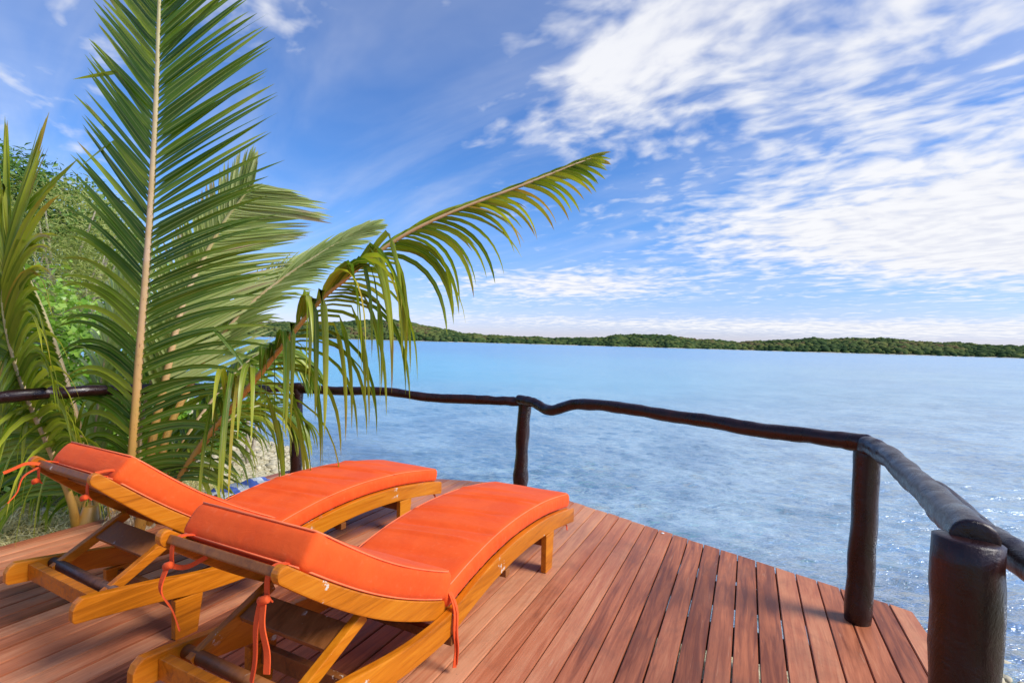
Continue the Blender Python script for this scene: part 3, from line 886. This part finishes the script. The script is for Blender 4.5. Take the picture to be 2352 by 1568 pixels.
    bm, P3, cum, L = rounded_cushion(pb, cw - .01, .130, .028, 90, 30, 7, .010, seed + 9, [(.4, .05, .004, 0, .3, .2), (.62, .04, -.004, .1, .2, .1)], .0022)
    bc = part('back_cushion', bm, M_orange, True)
    V, Fc = piping(P3, cw - .006, .130, .03); partv('piping', V, Fc, M_pipe, parent=bc)
    V, Fc = piping(P3, cw - .006, .130, .03, top=False); partv('piping', V, Fc, M_pipe, parent=bc)
    # ties
    hb_x, hb_z = bk(bl - .02, hb - .01)

    def tie(lst, wd=.018, side=(0, 1, 0), tw=0):
        V, Fc = ribbon([Vector(p) for p in lst], wd, side, twist=tw); partv('tie', V, Fc, M_tie, False, bc)
    cx0, cz0 = bk(bl - .09, hb + .02)
    for s in (-1, 1):
        y = s * (bi - bt - .035)
        # loop round the head bar
        tie([(cx0, y, cz0), (hb_x, y, hb_z + .004), (hb_x - .028, y, hb_z - .02), (hb_x - .030, y, hb_z - .075), (hb_x - .018, y + s * .003, hb_z - .10)], .020)
        kx, kz = hb_x - .034, hb_z - .085
        V, Fc = tube([Vector((kx - .008, y - .016, kz + .006)), Vector((kx - .014, y, kz)), Vector((kx - .008, y + .016, kz - .006))], .013, 8, .3, 3, dome=.6); partv('knot', V, Fc, M_tie, parent=bc)
        if tie_style == 0:
            if s < 0:
                tie([(kx - .012, y + .006, kz), (kx - .018, y + .018, kz - .08), (kx - .016, y + .020, kz - .18), (kx - .022, y + .026, kz - .25)], .021, (0, 1, .1), .3)
                tie([(kx - .012, y - .006, kz), (kx - .02, y - .012, kz - .07), (kx - .012, y - .026, kz - .15), (kx - .016, y - .032, kz - .21)], .021, (0, 1, -.1), -.3)
            else:
                tie([(kx - .012, y, kz), (kx - .035, y - .006, kz - .07), (kx - .012, y - .035, kz - .14), (kx + .0, y - .06, kz - .21)], .020, (0, 1, .3), .5)
                tie([(kx - .006, y, kz), (kx + .03, y - .04, kz - .01), (kx + .08, y - .075, kz + .015)], .016, (0, .3, 1))
        else:
            if s > 0:
                tie([(kx + .01, y, kz + .08), (kx - .04, y + .01, kz + .09), (kx - .08, y + .03, kz + .07), (kx - .11, y + .045, kz + .055)], .014, (0, .3, 1))
                tie([(kx + .01, y, kz + .07), (kx - .05, y + .01, kz + .03), (kx - .07, y + .015, kz - .04), (kx - .10, y + .02, kz - .085)], .018, (0, 1, 0), .4)
            else:
                tie([(kx + .03, y, kz + .10), (kx + .10, y - .03, kz + .10), (kx + .17, y - .038, kz + .02)], .016, (0, 1, .4))
    # hanging tie at the hinge on the right side
    hzz = rtop(hx)
    ty = -W2 - .006
    if tie_style == 0:
        tie([(hx + .01, -cw / 2 + .01, hzz + .085), (hx + .005, -cw / 2 - .015, hzz + .06), (hx - .005, ty - .004, hzz + .005), (hx - .015, ty - .012, hzz - .08), (hx + .005, ty - .010, hzz - .17), (hx - .01, ty - .012, hzz - .245)], .018, (1, 0, 0), .6)
        tie([(hx + .015, -cw / 2 + .01, hzz + .085), (hx + .012, -cw / 2 - .02, hzz + .055), (hx + .004, ty - .010, hzz - .0), (hx - .004, ty - .018, hzz - .09), (hx + .010, ty - .018, hzz - .17), (hx + .004, ty - .018, hzz - .235)], .018, (1, 0, .1), -.5)
    tie([(-.03, -W2 + .07, .18), (-.02, -W2 + .05, .145), (-.035, -W2 + .04, .12)], .016, (1, 0, 0))
    return root


y2 = R(26); u2 = Vector((math.sin(y2), math.cos(y2), 0))
foot2 = G(1266, 1305, 0) + u2 * .4436
foot1 = G(1015, 1105, .283); foot1.z = 0
make_lounger('nearer orange cushioned sun lounger on the right, long ribbons hanging from its hinge and head', foot2, y2, R(27.3), 3, 0)
make_lounger('farther orange cushioned sun lounger, at the left, its raised back beside the palm', foot1, R(28), R(31.8), 8, 1)

# ------------------------------------------------------------------ palms
count_single = {}


def leaflet_arrays(base, d, nrm, L, w_, droop, nseg=9, twist=0.0, curl=0.0, kink=None, fold=.35):
    d = d.normalized(); p = base.copy(); V = []; A = []
    nrm = (nrm - d * nrm.dot(d)).normalized()
    st = L / nseg
    for i in range(nseg + 1):
        t_ = i / nseg
        s = d.cross(nrm).normalized()
        if twist: s = Matrix.Rotation(twist * t_, 3, d) @ s
        up = s.cross(d).normalized()
        wd = w_ * min(1, .35 + t_ * 5) * max(.0, 1 - t_ ** 2.2) ** .8 + .0006
        V += [p - s * wd + up * wd * fold, p, p + s * wd + up * wd * fold]; A += [-1, 0, 1]
        if i < nseg:
            g_ = droop * (.4 + 1.4 * t_) * st / max(L, .01)
            if kink and t_ >= kink[0] and not kink[2:]:
                pass
            d = (d + Vector((0, 0, -g_))).normalized()
            if kink and abs(t_ - kink[0]) < .5 / nseg: d = (d + Vector((0, 0, -kink[1]))).normalized()
            nrm = (nrm - d * nrm.dot(d)).normalized(); p = p + d * st
    Fc = []
    for i in range(nseg):
        a = i * 3; Fc += [(a, a + 1, a + 4, a + 3), (a + 1, a + 2, a + 5, a + 4)]
    return V, Fc, A


def frond(root, pts, n_pairs, r0, r1, sides, lenf, angf, droopf, nrm, start, wl, mt, single, seed, tintf=lambda t_: .4, end=1.0, leafN=None, nseg=9, kinkp=.0, rtint=0.0, kinkr=None, sidet=0.0):
    """pts: survey points of the midrib; sides: dict side -> lateral vector; every leaflet has its own length, droop and twist"""
    rs = random.Random(seed); N = 90; q = spline(pts, N); q = [p - root.location for p in q]
    rad = [r0 + (r1 - r0) * (i / (N - 1)) ** .75 for i in range(N)]
    V, Fc = tube(q, rad, 9, .08, seed, dome=.6)
    tn = [min(1, (i // 9) / (N - 1) * (1.25 if not kinkr else .55) + rtint) for i in range(len(V))]
    fr = addnp_poly('frond', V, Fc, M_rachis, root, tn)
    bulk = ([], [], [], [])
    for k in range(n_pairs):
        for sd_, lat in sides.items():
            t_ = start + (end - start) * ((k + (.5 if sd_ > 0 else 0) + rs.uniform(-.2, .2)) / n_pairs)
            if t_ >= 1: t_ = .999
            i = t_ * (N - 1); i0 = int(i); f = i - i0; i1 = min(i0 + 1, N - 1)
            b_ = q[i0].lerp(q[i1], f); T = (q[i1] - q[max(i0 - 1, 0)]).normalized()
            lt = Vector(lat if not callable(lat) else lat(t_)); lt = (lt - T * lt.dot(T)).normalized()
            an = angf(sd_, t_) + rs.gauss(0, .03) + .10 * mnoise.noise(Vector((t_ * 16, seed, sd_ * 3))); d = T * math.cos(an) + lt * math.sin(an)
            Nn = Vector(nrm) + Vector((rs.gauss(0, .12), rs.gauss(0, .12), rs.gauss(0, .12)))
            L = lenf(sd_, t_) * rs.uniform(.90, 1.07)
            dr = droopf(sd_, t_) * rs.uniform(.75, 1.3) * (1 + .5 * mnoise.noise(Vector((t_ * 14, seed + 5, sd_ * 3))))
            kk = (rs.uniform(.3, .65), rs.uniform(.5, 1.4)) if rs.random() < kinkp else None
            if kinkr: kk = (rs.uniform(*kinkr[:2]), rs.uniform(*kinkr[2:])) if (rs.random() < .8 and t_ < .60) else None
            LV, LF, LA = leaflet_arrays(b_, d, Nn, L, wl * rs.uniform(.85, 1.12), dr, nseg, rs.gauss(0, .35), kink=kk, fold=rs.uniform(.15, .5))
            tv = max(0, min(1, tintf(t_) - sidet * sd_ + rs.gauss(0, .20)))
            tv = [max(0, min(1, tv + .75 * max(0, (j // 3) / nseg - .45))) for j in range(len(LV))]
            if t_ < single:
                addnp('leaflet', np.array([tuple(v) for v in LV]), np.array(LF), mt, fr, tint=tv, uv=LA, smooth=True)
            else:
                o = len(bulk[0]); bulk[0].extend(tuple(v) for v in LV); bulk[1].extend(tuple(a + o for a in f_) for f_ in LF); bulk[2].extend(tv); bulk[3].extend(LA)
    if bulk[0]:
        o = addnp('leaflets', np.array(bulk[0]), np.array(bulk[1]), mt, fr, tint=bulk[2], uv=bulk[3], smooth=True); o['kind'] = 'stuff'
    return fr


def addnp_poly(name, V, Fc, mt, parent, tint):
    o = add(name, V, Fc, mt, parent, True)
    a = o.data.attributes.new('tint', 'FLOAT', 'POINT'); a.data.foreach_set('value', np.asarray(tint, np.float32)); return o


px = 1 / F
bA = P(296, 1224, 3.92); bA.z = -.05
palm = thing('coconut_palm', 'young coconut palm at the deck edge with a tall upright frond and one arching out', 'palm tree', bA)
# short swollen base with fibres
V, Fc = tube([Vector((0, 0, -.35)), Vector((0, 0, 0)), Vector((.0, .02, .10)), Vector((0, .03, .22))], [.20, .17, .13, .085], 18, .25, 4, dome=.3)
add('stem', V, Fc, M_husk, palm, True)
# A: tall upright frond
sA = lambda s, t_: R(60 - 20 * max(0, t_ - .35) / .65) if s > 0 else R(56 - 30 * max(0, t_ - .3))
frond(palm, [bA + Vector((0, 0, .06)), P(300, 1100, 3.92), P(322, 800, 3.90), P(343, 520, 3.86), P(358, 250, 3.82), P(366, 20, 3.80), P(371, -130, 3.82), P(374, -220, 3.84)],
      106, .042, .006, {1: (1, -.12, 0), -1: (-.94, .34, 0)},
      lambda s, t_: (1.10 if s > 0 else 1.12) * (1 if t_ < .52 else max(.16, 1 - 1.55 * (t_ - .52))) * min(1, .72 + t_),
      sA, lambda s, t_: (.10 + 3.4 * max(0, .43 - t_)) if s > 0 else (.05 + 9.0 * max(0, .40 - t_)), (0, -1, .12), .11, .0225, M_palm, True, 21, sidet=.13,
      tintf=lambda t_: .22 + .25 * abs(t_ - .45), kinkp=.03)
# D: arching frond reaching over the water
frond(palm, [bA + Vector((.10, .02, .05)), P(372, 1165, 3.92), P(430, 1070, 3.88), P(500, 975, 3.84), P(580, 880, 3.80), P(660, 780, 3.76), P(735, 690, 3.74), P(800, 635, 3.72), P(870, 578, 3.72), P(950, 528, 3.72), P(1060, 478, 3.74), P(1200, 425, 3.78), P(1300, 385, 3.82), P(1360, 362, 3.86)],
      66, .034, .005, {1: (.30, .35, -.45), -1: lambda t_: Vector((-.35, -.7, .5)) if t_ < .6 else Vector((-.1, .6, .35))},
      lambda s, t_: ((1.12 if s > 0 else .95) if t_ < .45 else 1.18 - 1.82 * (t_ - .45)) if t_ > .3 else 1.15 + .2 * t_,
      lambda s, t_: (R(50 - 32 * t_) if s > 0 else R(46 - 40 * t_)), lambda s, t_: (4.0 if t_ < .62 else 3.6 * (1 - ((t_ - .62) / .38) ** .7 * .93)) * (1 if s > 0 or t_ < .55 else .5), (.1, .45, .85), .23, .0225, M_palm, .58, 33, kinkr=(.06, .34, 1.0, 3.0),
      tintf=lambda t_: .48 + .12 * t_, kinkp=.35)
# B: pale frond behind
frond(palm, [bA + Vector((.12, .16, .05)), P(345, 1050, 4.15), P(385, 850, 4.25), P(420, 700, 4.35), P(465, 600, 4.45), P(515, 510, 4.5), P(560, 450, 4.5), P(580, 425, 4.5)],
      90, .042, .006, {1: (.95, .2, -.55), -1: (-.3, .1, .9)},
      lambda s, t_: ((.95 - .2 * t_) if s > 0 else .55) * (1 if t_ < .8 else 1.0 - (t_ - .8) * 3.2),
      lambda s, t_: R(50 + 4 * t_) if s > 0 else R(38 - 10 * t_), lambda s, t_: .12, (-.1, -.95, .15), .24, .022, M_palm_pale, False, 41, tintf=lambda t_: .55)
# C: frond reaching right, behind
frond(palm, [bA + Vector((.16, .14, .05)), P(380, 1010, 4.2), P(470, 830, 4.4), P(560, 715, 4.5), P(650, 640, 4.6), P(740, 580, 4.65), P(800, 545, 4.7), P(830, 530, 4.72)],
      84, .036, .004, {1: (.3, -.5, -.7), -1: (-.4, .5, .6)},
      lambda s, t_: .80 - .55 * t_, lambda s, t_: R(38 - 26 * t_), lambda s, t_: .35 if s < 0 else .8 * (1 - t_) + .15, (-.2, -.9, .3), .26, .019, M_palm_pale, False, 43, tintf=lambda t_: .30)
# H, I: smaller fronds low behind, filling the middle
frond(palm, [bA + Vector((.1, .2, .05)), P(400, 1060, 4.3), P(480, 930, 4.6), P(570, 830, 4.9), P(640, 800, 5.1), P(700, 830, 5.2)],
      46, .030, .004, {1: (.3, -.6, -.5), -1: (-.3, .6, .5)},
      lambda s, t_: .85 - .4 * t_, lambda s, t_: R(50 - 22 * t_), lambda s, t_: 1.6, (-.1, -.8, .5),   .16, .023, M_palm, False, 47, tintf=lambda t_: .30, kinkp=.2)
frond(palm, [bA + Vector((.05, .2, .05)), P(322, 1060, 4.5), P(340, 900, 4.7), P(400, 760, 4.9), P(470, 690, 5.1)],
      46, .030, .004, {1: (.9, -.3, -.3), -1: (-.8, .3, .2)},
      lambda s, t_: .95 - .4 * t_, lambda s, t_: R(58 - 22 * t_), lambda s, t_: .9, (-.1, -.9, .2),   .16, .023, M_palm, False, 48, tintf=lambda t_: .40)
frond(palm, [bA + Vector((.12, .1, .05)), P(400, 1120, 4.1), P(470, 1020, 4.3), P(550, 950, 4.5), P(620, 930, 4.7), P(680, 960, 4.8)],
      40, .028, .004, {1: (.3, -.7, -.3), -1: (-.3, .5, .6)},
      lambda s, t_: .80 - .35 * t_, lambda s, t_: R(52 - 22 * t_), lambda s, t_: 2.4, (-.1, -.2, .9), .18, .022, M_palm, False, 49, tintf=lambda t_: .45, kinkp=.3)
# stubs of old petioles and fibres
rs = random.Random(5)
for k in range(5):
    a_ = rs.uniform(-.5, 3.2); q0 = Vector((math.cos(a_) * .10, math.sin(a_) * .10, 0)); q1 = q0 * 2.0 + Vector((0, 0, rs.uniform(.22, .42)))
    V, Fc = tube([q0, q0.lerp(q1, .5) + Vector((0, 0, .02)), q1], [.05, .035, .026], 9, .15, k, dome=.3); addnp_poly('petiole_stub', V, Fc, M_rachis, palm, [.1 + .1 * (k % 3)] * len(V))
fv, ff = [], []
for k in range(90):
    a_ = rs.uniform(0, 6.28); z0 = rs.uniform(.05, .3); p0 = Vector((math.cos(a_) * .12, math.sin(a_) * .12, z0)); p1 = p0 * rs.uniform(.9, 1.5) + Vector((rs.gauss(0, .03), rs.gauss(0, .03), -z0 * rs.uniform(.4, 1)))
    V, Fc = ribbon([p0, p0.lerp(p1, .5) + Vector((rs.gauss(0, .02), rs.gauss(0, .02), 0)), p1], .004, (1, .2, 0), 5); o_ = len(fv); fv += V; ff += [tuple(a + o_ for a in f_) for f_ in Fc]
fb = add('fibres', fv, ff, M_husk, palm); fb['kind'] = 'stuff'

# E: second palm at the left, outside the rail
bE = P(200, 1232, 4.1); bE.z = -.1
palm2 = thing('coconut_palm', 'smaller palm at the left edge with heavy drooping leaflets, growing just outside the rail', 'palm tree', bE)
V, Fc = tube([Vector((0, 0, -.35)), Vector((0, 0, .05)), Vector((.0, .02, .18))], [.09, .075, .05], 16, .12, 4, dome=.3)
addnp_poly('stem', V, Fc, M_rachis, palm2, [.12] * len(V))
frond(palm2, [bE + Vector((0, 0, .06)), P(198, 1130, 4.15), P(185, 1010, 4.25), P(165, 920, 4.35), P(138, 830, 4.35), P(108, 740, 4.3), P(70, 650, 4.2), P(40, 590, 4.1), P(5, 480, 4.0)],
      60, .040, .006, {1: (.35, -.9, .1), -1: (-.8, .3, .1)},
      lambda s, t_: 1.10 - .15 * t_, lambda s, t_: R(66 - 44 * max(0, t_ - .3)), lambda s, t_: 3.4 if t_ < .62 else 3.4 * (1 - (t_ - .62) / .38) ** 1.1, (-.1, -.6, .8), .18, .025, M_palm, True, 61,
      tintf=lambda t_: .35 + .25 * t_, kinkp=.25)
frond(palm2, [bE + Vector((-.05, .05, .06)), P(165, 1130, 4.3), P(100, 960, 4.4), P(20, 760, 4.4), P(-20, 600, 4.3), P(-60, 500, 4.2)],
      54, .036, .005, {1: (.8, -.4, .1), -1: (-.8, .4, .1)},
      lambda s, t_: 1.05 - .2 * t_, lambda s, t_: R(56 - 30 * t_), lambda s, t_: 2.8 * (1 - t_) + .3, (-.1, -.8, .5), .16, .025, M_palm, True, 62,
      tintf=lambda t_: .50, kinkp=.2)
frond(palm2, [bE + Vector((.05, .05, .06)), P(215, 1080, 4.5), P(230, 900, 4.7), P(262, 720, 4.9), P(300, 600, 5.0)],
      44, .026, .004, {1: (.8, -.4, .1), -1: (-.8, .4, .1)},
      lambda s, t_: .85 - .3 * t_, lambda s, t_: R(46 - 22 * t_), lambda s, t_: .8, (-.1, -.9, .2), .22, .017, M_palm_pale, False, 63, tintf=lambda t_: .45)


frond(palm2, [bE + Vector((-.05, -.05, .06)), P(160, 1140, 4.0), P(110, 1020, 3.95), P(50, 880, 3.85), P(12, 740, 3.8), P(8, 640, 3.78), P(22, 545, 3.78)],
      60, .034, .006, {1: (.9, -.3, .3), -1: (-.9, -.1, .3)},
      lambda s, t_: .95 + .05 * t_, lambda s, t_: R(62 - 56 * max(0, t_ - .3) / .7), lambda s, t_: 2.6 if t_ < .6 else 2.6 * max(0, (1 - (t_ - .6) / .3)), (.1, -.95, .2), .18, .026, M_palm, False, 64,
      tintf=lambda t_: .40 + .2 * t_, kinkp=.12, end=.995)

# ------------------------------------------------------------------ shrubs and trees behind
def unit(n):
    v = rng.normal(size=(n, 3)); return v / np.linalg.norm(v, axis=1, keepdims=True)


def leaves(cen, size, up=.6, out=None, aspect=.62, droop=.0):
    """pointed, folded leaves: 6 verts, 4 tris each"""
    n = len(cen); d = unit(n); d[:, 2] = d[:, 2] * .6 - droop; d /= np.linalg.norm(d, axis=1, keepdims=True)
    nr = unit(n) * .8 + np.array([0, 0, up])
    if out is not None: nr = nr + out * .7
    nr -= d * (nr * d).sum(1, keepdims=True); nr /= np.linalg.norm(nr, axis=1, keepdims=True)
    s = np.cross(d, nr); sz_ = size[:, None]
    v0 = cen; v1 = cen + d * sz_ * .38 - s * sz_ * aspect * .5 + nr * sz_ * .09; v2 = cen + d * sz_ * .38 + s * sz_ * aspect * .5 + nr * sz_ * .09
    v3 = cen + d * sz_ * .45; v4 = cen + d * sz_ - nr * sz_ * .06
    V = np.stack([v0, v1, v2, v3, v4], 1).reshape(-1, 3); b = (np.arange(n) * 5)[:, None]
    Fc = np.concatenate([b + np.array([[0, 3, 1]]), b + np.array([[0, 2, 3]]), b + np.array([[1, 3, 4]]), b + np.array([[3, 2, 4]])], 1).reshape(-1, 3)
    return V, Fc


def sample_blobs(blobs, n, shell=.55):
    wts = np.array([b[3] * b[4] * b[5] for b in blobs]) ** .67; wts /= wts.sum()
    k = rng.choice(len(blobs), n, p=wts); B = np.array(blobs)[k]; d = unit(n)
    r_ = (shell + (1 - shell) * rng.random(n)) [:, None]
    lump = 1 + .28 * np.array([mnoise.noise(Vector((d[i, 0] * 2.5 + k[i], d[i, 1] * 2.5, d[i, 2] * 2.5))) for i in range(n)])[:, None]
    return B[:, :3] + d * B[:, 3:6] * r_ * lump, d


def bush(name, label, cat, base, blobs, n, size, mt, n_single=0, stems=5, group=None, twig=0, mtb=None, tint0=.45, droop=0, aspect=.62):
    root = thing(name, label, cat, base, 0, group)
    bv = np.array(base)
    cen, d = sample_blobs(blobs, n)
    sz_ = rng.uniform(size[0], size[1], n)
    cen = cen - bv
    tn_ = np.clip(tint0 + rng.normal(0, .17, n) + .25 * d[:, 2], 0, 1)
    V, Fc = leaves(cen, sz_, out=d, droop=droop, aspect=aspect)
    if n_single:
        world_c = cen + bv; dist = np.hypot(world_c[:, 0], world_c[:, 1]) / sz_
        idx = np.argsort(dist)[:n_single]; rest = np.setdiff1d(np.arange(n), idx)
    else: idx = []; rest = np.arange(n)
    VV = V.reshape(n, 5, 3)
    F0 = np.array([[0, 3, 1], [0, 2, 3], [1, 3, 4], [3, 2, 4]])
    Fr = (F0[None] + (np.arange(len(rest)) * 5)[:, None, None]).reshape(-1, 3)
    o = addnp('foliage', VV[rest].reshape(-1, 3), Fr, mt, root, tint=np.repeat(tn_[rest], 5)); o['kind'] = 'stuff'
    for i in idx:
        addnp('leaf', VV[i], F0, mt, root, tint=[tn_[i]] * 5)
    rs_ = random.Random(len(blobs) + n)
    for k in range(stems):
        bl_ = blobs[k % len(blobs)]; tgt = Vector(bl_[:3]) - Vector(base) + Vector((rs_.uniform(-.5, .5) * bl_[3], rs_.uniform(-.5, .5) * bl_[4], rs_.uniform(.1, .7) * bl_[5]))
        mid = tgt * .5 + Vector((rs_.gauss(0, .15), rs_.gauss(0, .15), -.1))
        q = spline([Vector((rs_.gauss(0, .05), rs_.gauss(0, .05), -.25)), mid, tgt], 12)
        r0_ = .02 + .012 * tgt.length; V2, F2 = tube(q, [r0_ * (1 - .8 * i / 11) for i in range(12)], 7, .15, k)
        add('trunk' if k == 0 else 'branch', V2, F2, mtb or M_bark, root, True)
    return root


def bl(x, y, d, rx, ry, rz):
    p = P(x, y, d); return (p.x, p.y, p.z, rx, ry, rz)


def gpos(x, y_at):
    p = P(x, 900, y_at); return (p.x, p.y, float(ground_z(p.x, p.y)))


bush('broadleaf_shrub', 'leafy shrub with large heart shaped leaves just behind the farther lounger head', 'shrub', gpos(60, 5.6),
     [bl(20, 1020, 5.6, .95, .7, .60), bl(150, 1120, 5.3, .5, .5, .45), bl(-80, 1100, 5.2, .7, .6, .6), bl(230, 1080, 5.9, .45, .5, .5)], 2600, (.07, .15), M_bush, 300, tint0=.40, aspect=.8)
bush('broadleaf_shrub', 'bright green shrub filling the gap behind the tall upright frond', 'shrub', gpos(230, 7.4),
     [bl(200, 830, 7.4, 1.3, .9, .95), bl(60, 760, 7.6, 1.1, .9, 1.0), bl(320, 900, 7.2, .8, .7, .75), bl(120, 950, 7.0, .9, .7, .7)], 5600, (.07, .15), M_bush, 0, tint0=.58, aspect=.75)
bush('leafy_sapling', 'small light green sapling at the water side, between the arching frond and the rail', 'sapling', gpos(575, 8.2),
     [bl(588, 830, 8.2, .35, .3, .38), bl(560, 880, 8.1, .3, .3, .3)], 260, (.09, .15), M_bush, 0, stems=2, tint0=.7)
bush('broadleaf_shrub', 'low leafy shrub on the pebble bank, under the arching frond', 'shrub', gpos(430, 6.9),
     [bl(400, 1010, 6.9, .55, .5, .36), bl(330, 960, 7.2, .6, .5, .45), bl(500, 985, 7.3, .32, .4, .26)], 1500, (.06, .13), M_bush, 0, tint0=.55, aspect=.75, stems=3)
bush('feathery_tree', 'pale yellow green feathery tree with bare grey branches, in front of the dark tree', 'tree', gpos(120, 11.0),
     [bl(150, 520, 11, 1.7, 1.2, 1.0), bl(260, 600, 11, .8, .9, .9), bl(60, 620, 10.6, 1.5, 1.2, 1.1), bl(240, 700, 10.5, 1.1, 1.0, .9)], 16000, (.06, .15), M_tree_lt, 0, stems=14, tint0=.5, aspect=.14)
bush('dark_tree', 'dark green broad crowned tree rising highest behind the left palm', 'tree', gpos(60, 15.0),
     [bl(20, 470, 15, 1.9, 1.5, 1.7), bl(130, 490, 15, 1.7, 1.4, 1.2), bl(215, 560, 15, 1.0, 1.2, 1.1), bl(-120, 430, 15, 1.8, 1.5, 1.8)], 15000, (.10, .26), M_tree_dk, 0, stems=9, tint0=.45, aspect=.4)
bush('dark_tree', 'dark tree low behind the feathery tree, near the shore', 'tree', gpos(250, 16.0),
     [bl(300, 640, 16, 1.4, 1.4, 1.3), bl(180, 700, 16, 2.2, 1.5, 1.6), bl(0, 680, 16, 3, 1.6, 2.2)], 9000, (.12, .28), M_bush, 0, stems=6, tint0=.5, aspect=.45)

# grasses, stones
def blades(name, label, n, fx, fy, hh, mt, lay, wd=.004):
    cen = []
    while len(cen) < n:
        x = rng.uniform(*fx, 400); y = rng.uniform(*fy, 400)
        u = x * math.cos(DYAW) - y * math.sin(DYAW); s = shore_dist(x, y)
        k = (u < -4.66) & (s > .7); cen += list(zip(x[k], y[k]))
    cen = np.array(cen[:n]); z = ground_z(cen[:, 0], cen[:, 1])
    b = np.stack([cen[:, 0], cen[:, 1], z - .01], 1); L = rng.uniform(*hh, n)[:, None]
    az_ = rng.uniform(0, 6.28, n); ly = rng.uniform(*lay, n)
    d = np.stack([np.cos(az_) * ly, np.sin(az_) * ly, np.sqrt(1 - ly ** 2 * .98)], 1); s = np.stack([-np.sin(az_), np.cos(az_), 0 * az_], 1) * wd
    m1 = b + d * L * .5; tip = b + d * L * .85 + np.stack([np.cos(az_), np.sin(az_), az_ * 0 - .7], 1) * L * .35
    V = np.stack([b - s, b + s, m1 + s, m1 - s, tip], 1).reshape(-1, 3); i = (np.arange(n) * 5)[:, None]
    Fc = np.concatenate([i + np.array([[0, 1, 2]]), i + np.array([[0, 2, 3]]), i + np.array([[3, 2, 4]])], 1).reshape(-1, 3)
    o = addnp(name, V, Fc, mt, tint=np.repeat(np.clip(rng.normal(.5, .22, n), 0, 1), 5)); o['kind'] = 'stuff'; o['label'] = label
    return o


blades('dry_grass', 'matted dry straw coloured grass beside the deck edge', 26000, (-6.5, -2.4), (2.2, 6.8), (.08, .26), M_dry, (.6, .96), .0055)
blades('grass', 'short green grass tufts growing among the straw', 5000, (-7, -2.4), (2.2, 7.5), (.05, .16), M_grass, (.2, .8), .005)
NS = 9000
xs2 = rng.uniform(-9, 8, NS * 3); ys2 = rng.uniform(1.5, 15, NS * 3); s_ = shore_dist(xs2, ys2); k = (s_ > -1.2) & (s_ < 3.6) & ~((ys2 < 3) & (xs2 < 2))
xs2, ys2 = xs2[k][:NS], ys2[k][:NS]; n = len(xs2); rd = rng.uniform(.012, .045, n) * rng.choice([1, 1, 1, 2.0], n)
cen = np.stack([xs2, ys2, ground_z(xs2, ys2) + rd * .2], 1)
Vp = cen[:, None, :] + ico[None] * rng.uniform(.7, 1.2, (n, 12, 1)) * rd[:, None, None] * np.array([1, 1, .6])
po = addnp('pebbles', Vp.reshape(-1, 3), (icoF[None] + (np.arange(n) * 12)[:, None, None]).reshape(-1, 3), M_stone); po['kind'] = 'stuff'; po['label'] = 'pale coral rubble along the waterline'

# rock breaking the water right of the corner post
pr = G(2048, 1337, WL)
bm = bmesh.new(); bmesh.ops.create_icosphere(bm, subdivisions=3, radius=.12)
for v in bm.verts:
    v.co *= 1 + .45 * mnoise.noise(v.co * 14); v.co.z *= .32; v.co.x *= 1.3
o = addbm('reef_rock', bm, M_reef, None, True); o.location = (pr.x, pr.y, WL + .005); o['label'] = 'small dark rock just breaking the water right of the corner post'; o['category'] = 'rock'
# white shell chip on a plank
bm = bmesh.new(); bmesh.ops.create_uvsphere(bm, u_segments=12, v_segments=8, radius=.013)
for v in bm.verts: v.co.z *= .3
p = G(1522, 1225); o = addbm('white_shell', bm, M_white, None, True); o.location = (p.x, p.y, .0045); o['label'] = 'tiny white shell lying on a plank near the far deck edge'; o['category'] = 'shell'

# towel dropped at the deck edge
mt_, t, b = mat('striped_towel')
oc = t.new('ShaderNodeTexCoord').outputs['Object']; sx = t.new('ShaderNodeSeparateXYZ'); t.put(sx.inputs[0], oc)
st = t.m('SINE', t.m('ADD', t.m('MULTIPLY', sx.outputs[0], 26.0), t.m('MULTIPLY', t.noise(oc, 3, 2, .5), 6.0)))
t.put(b.inputs['Base Color'], t.mix(t.ss(st, -.1, .15), (.10, .17, .55, 1), (.72, .76, .80, 1))); b.inputs['Roughness'].default_value = .9
nx, ny = 50, 26; V = []
for i in range(nx):
    for j in range(ny):
        x = (i / (nx - 1) - .5) * .62; y = (j / (ny - 1) - .5) * .30
        V.append((x + .03 * mnoise.noise(Vector((x * 5, y * 6, 3))), y + .03 * mnoise.noise(Vector((x * 5, y * 6, 8))), .030 + .045 * abs(mnoise.noise(Vector((x * 7, y * 11, 1)))) + .03 * math.cos(x * 4)))
Fc = [(i * ny + j, (i + 1) * ny + j, (i + 1) * ny + j + 1, i * ny + j + 1) for i in range(nx - 1) for j in range(ny - 1)]
p = G(535, 1128); o = add('towel', V, Fc, mt_, None, True); o.location = (p.x + .12, p.y - .02, .0); o.rotation_euler = (0, 0, R(62))
md = o.modifiers.new('thick', 'SOLIDIFY'); md.thickness = .008
o['label'] = 'crumpled blue and white towel behind the palm leaves on the deck edge'; o['category'] = 'towel'
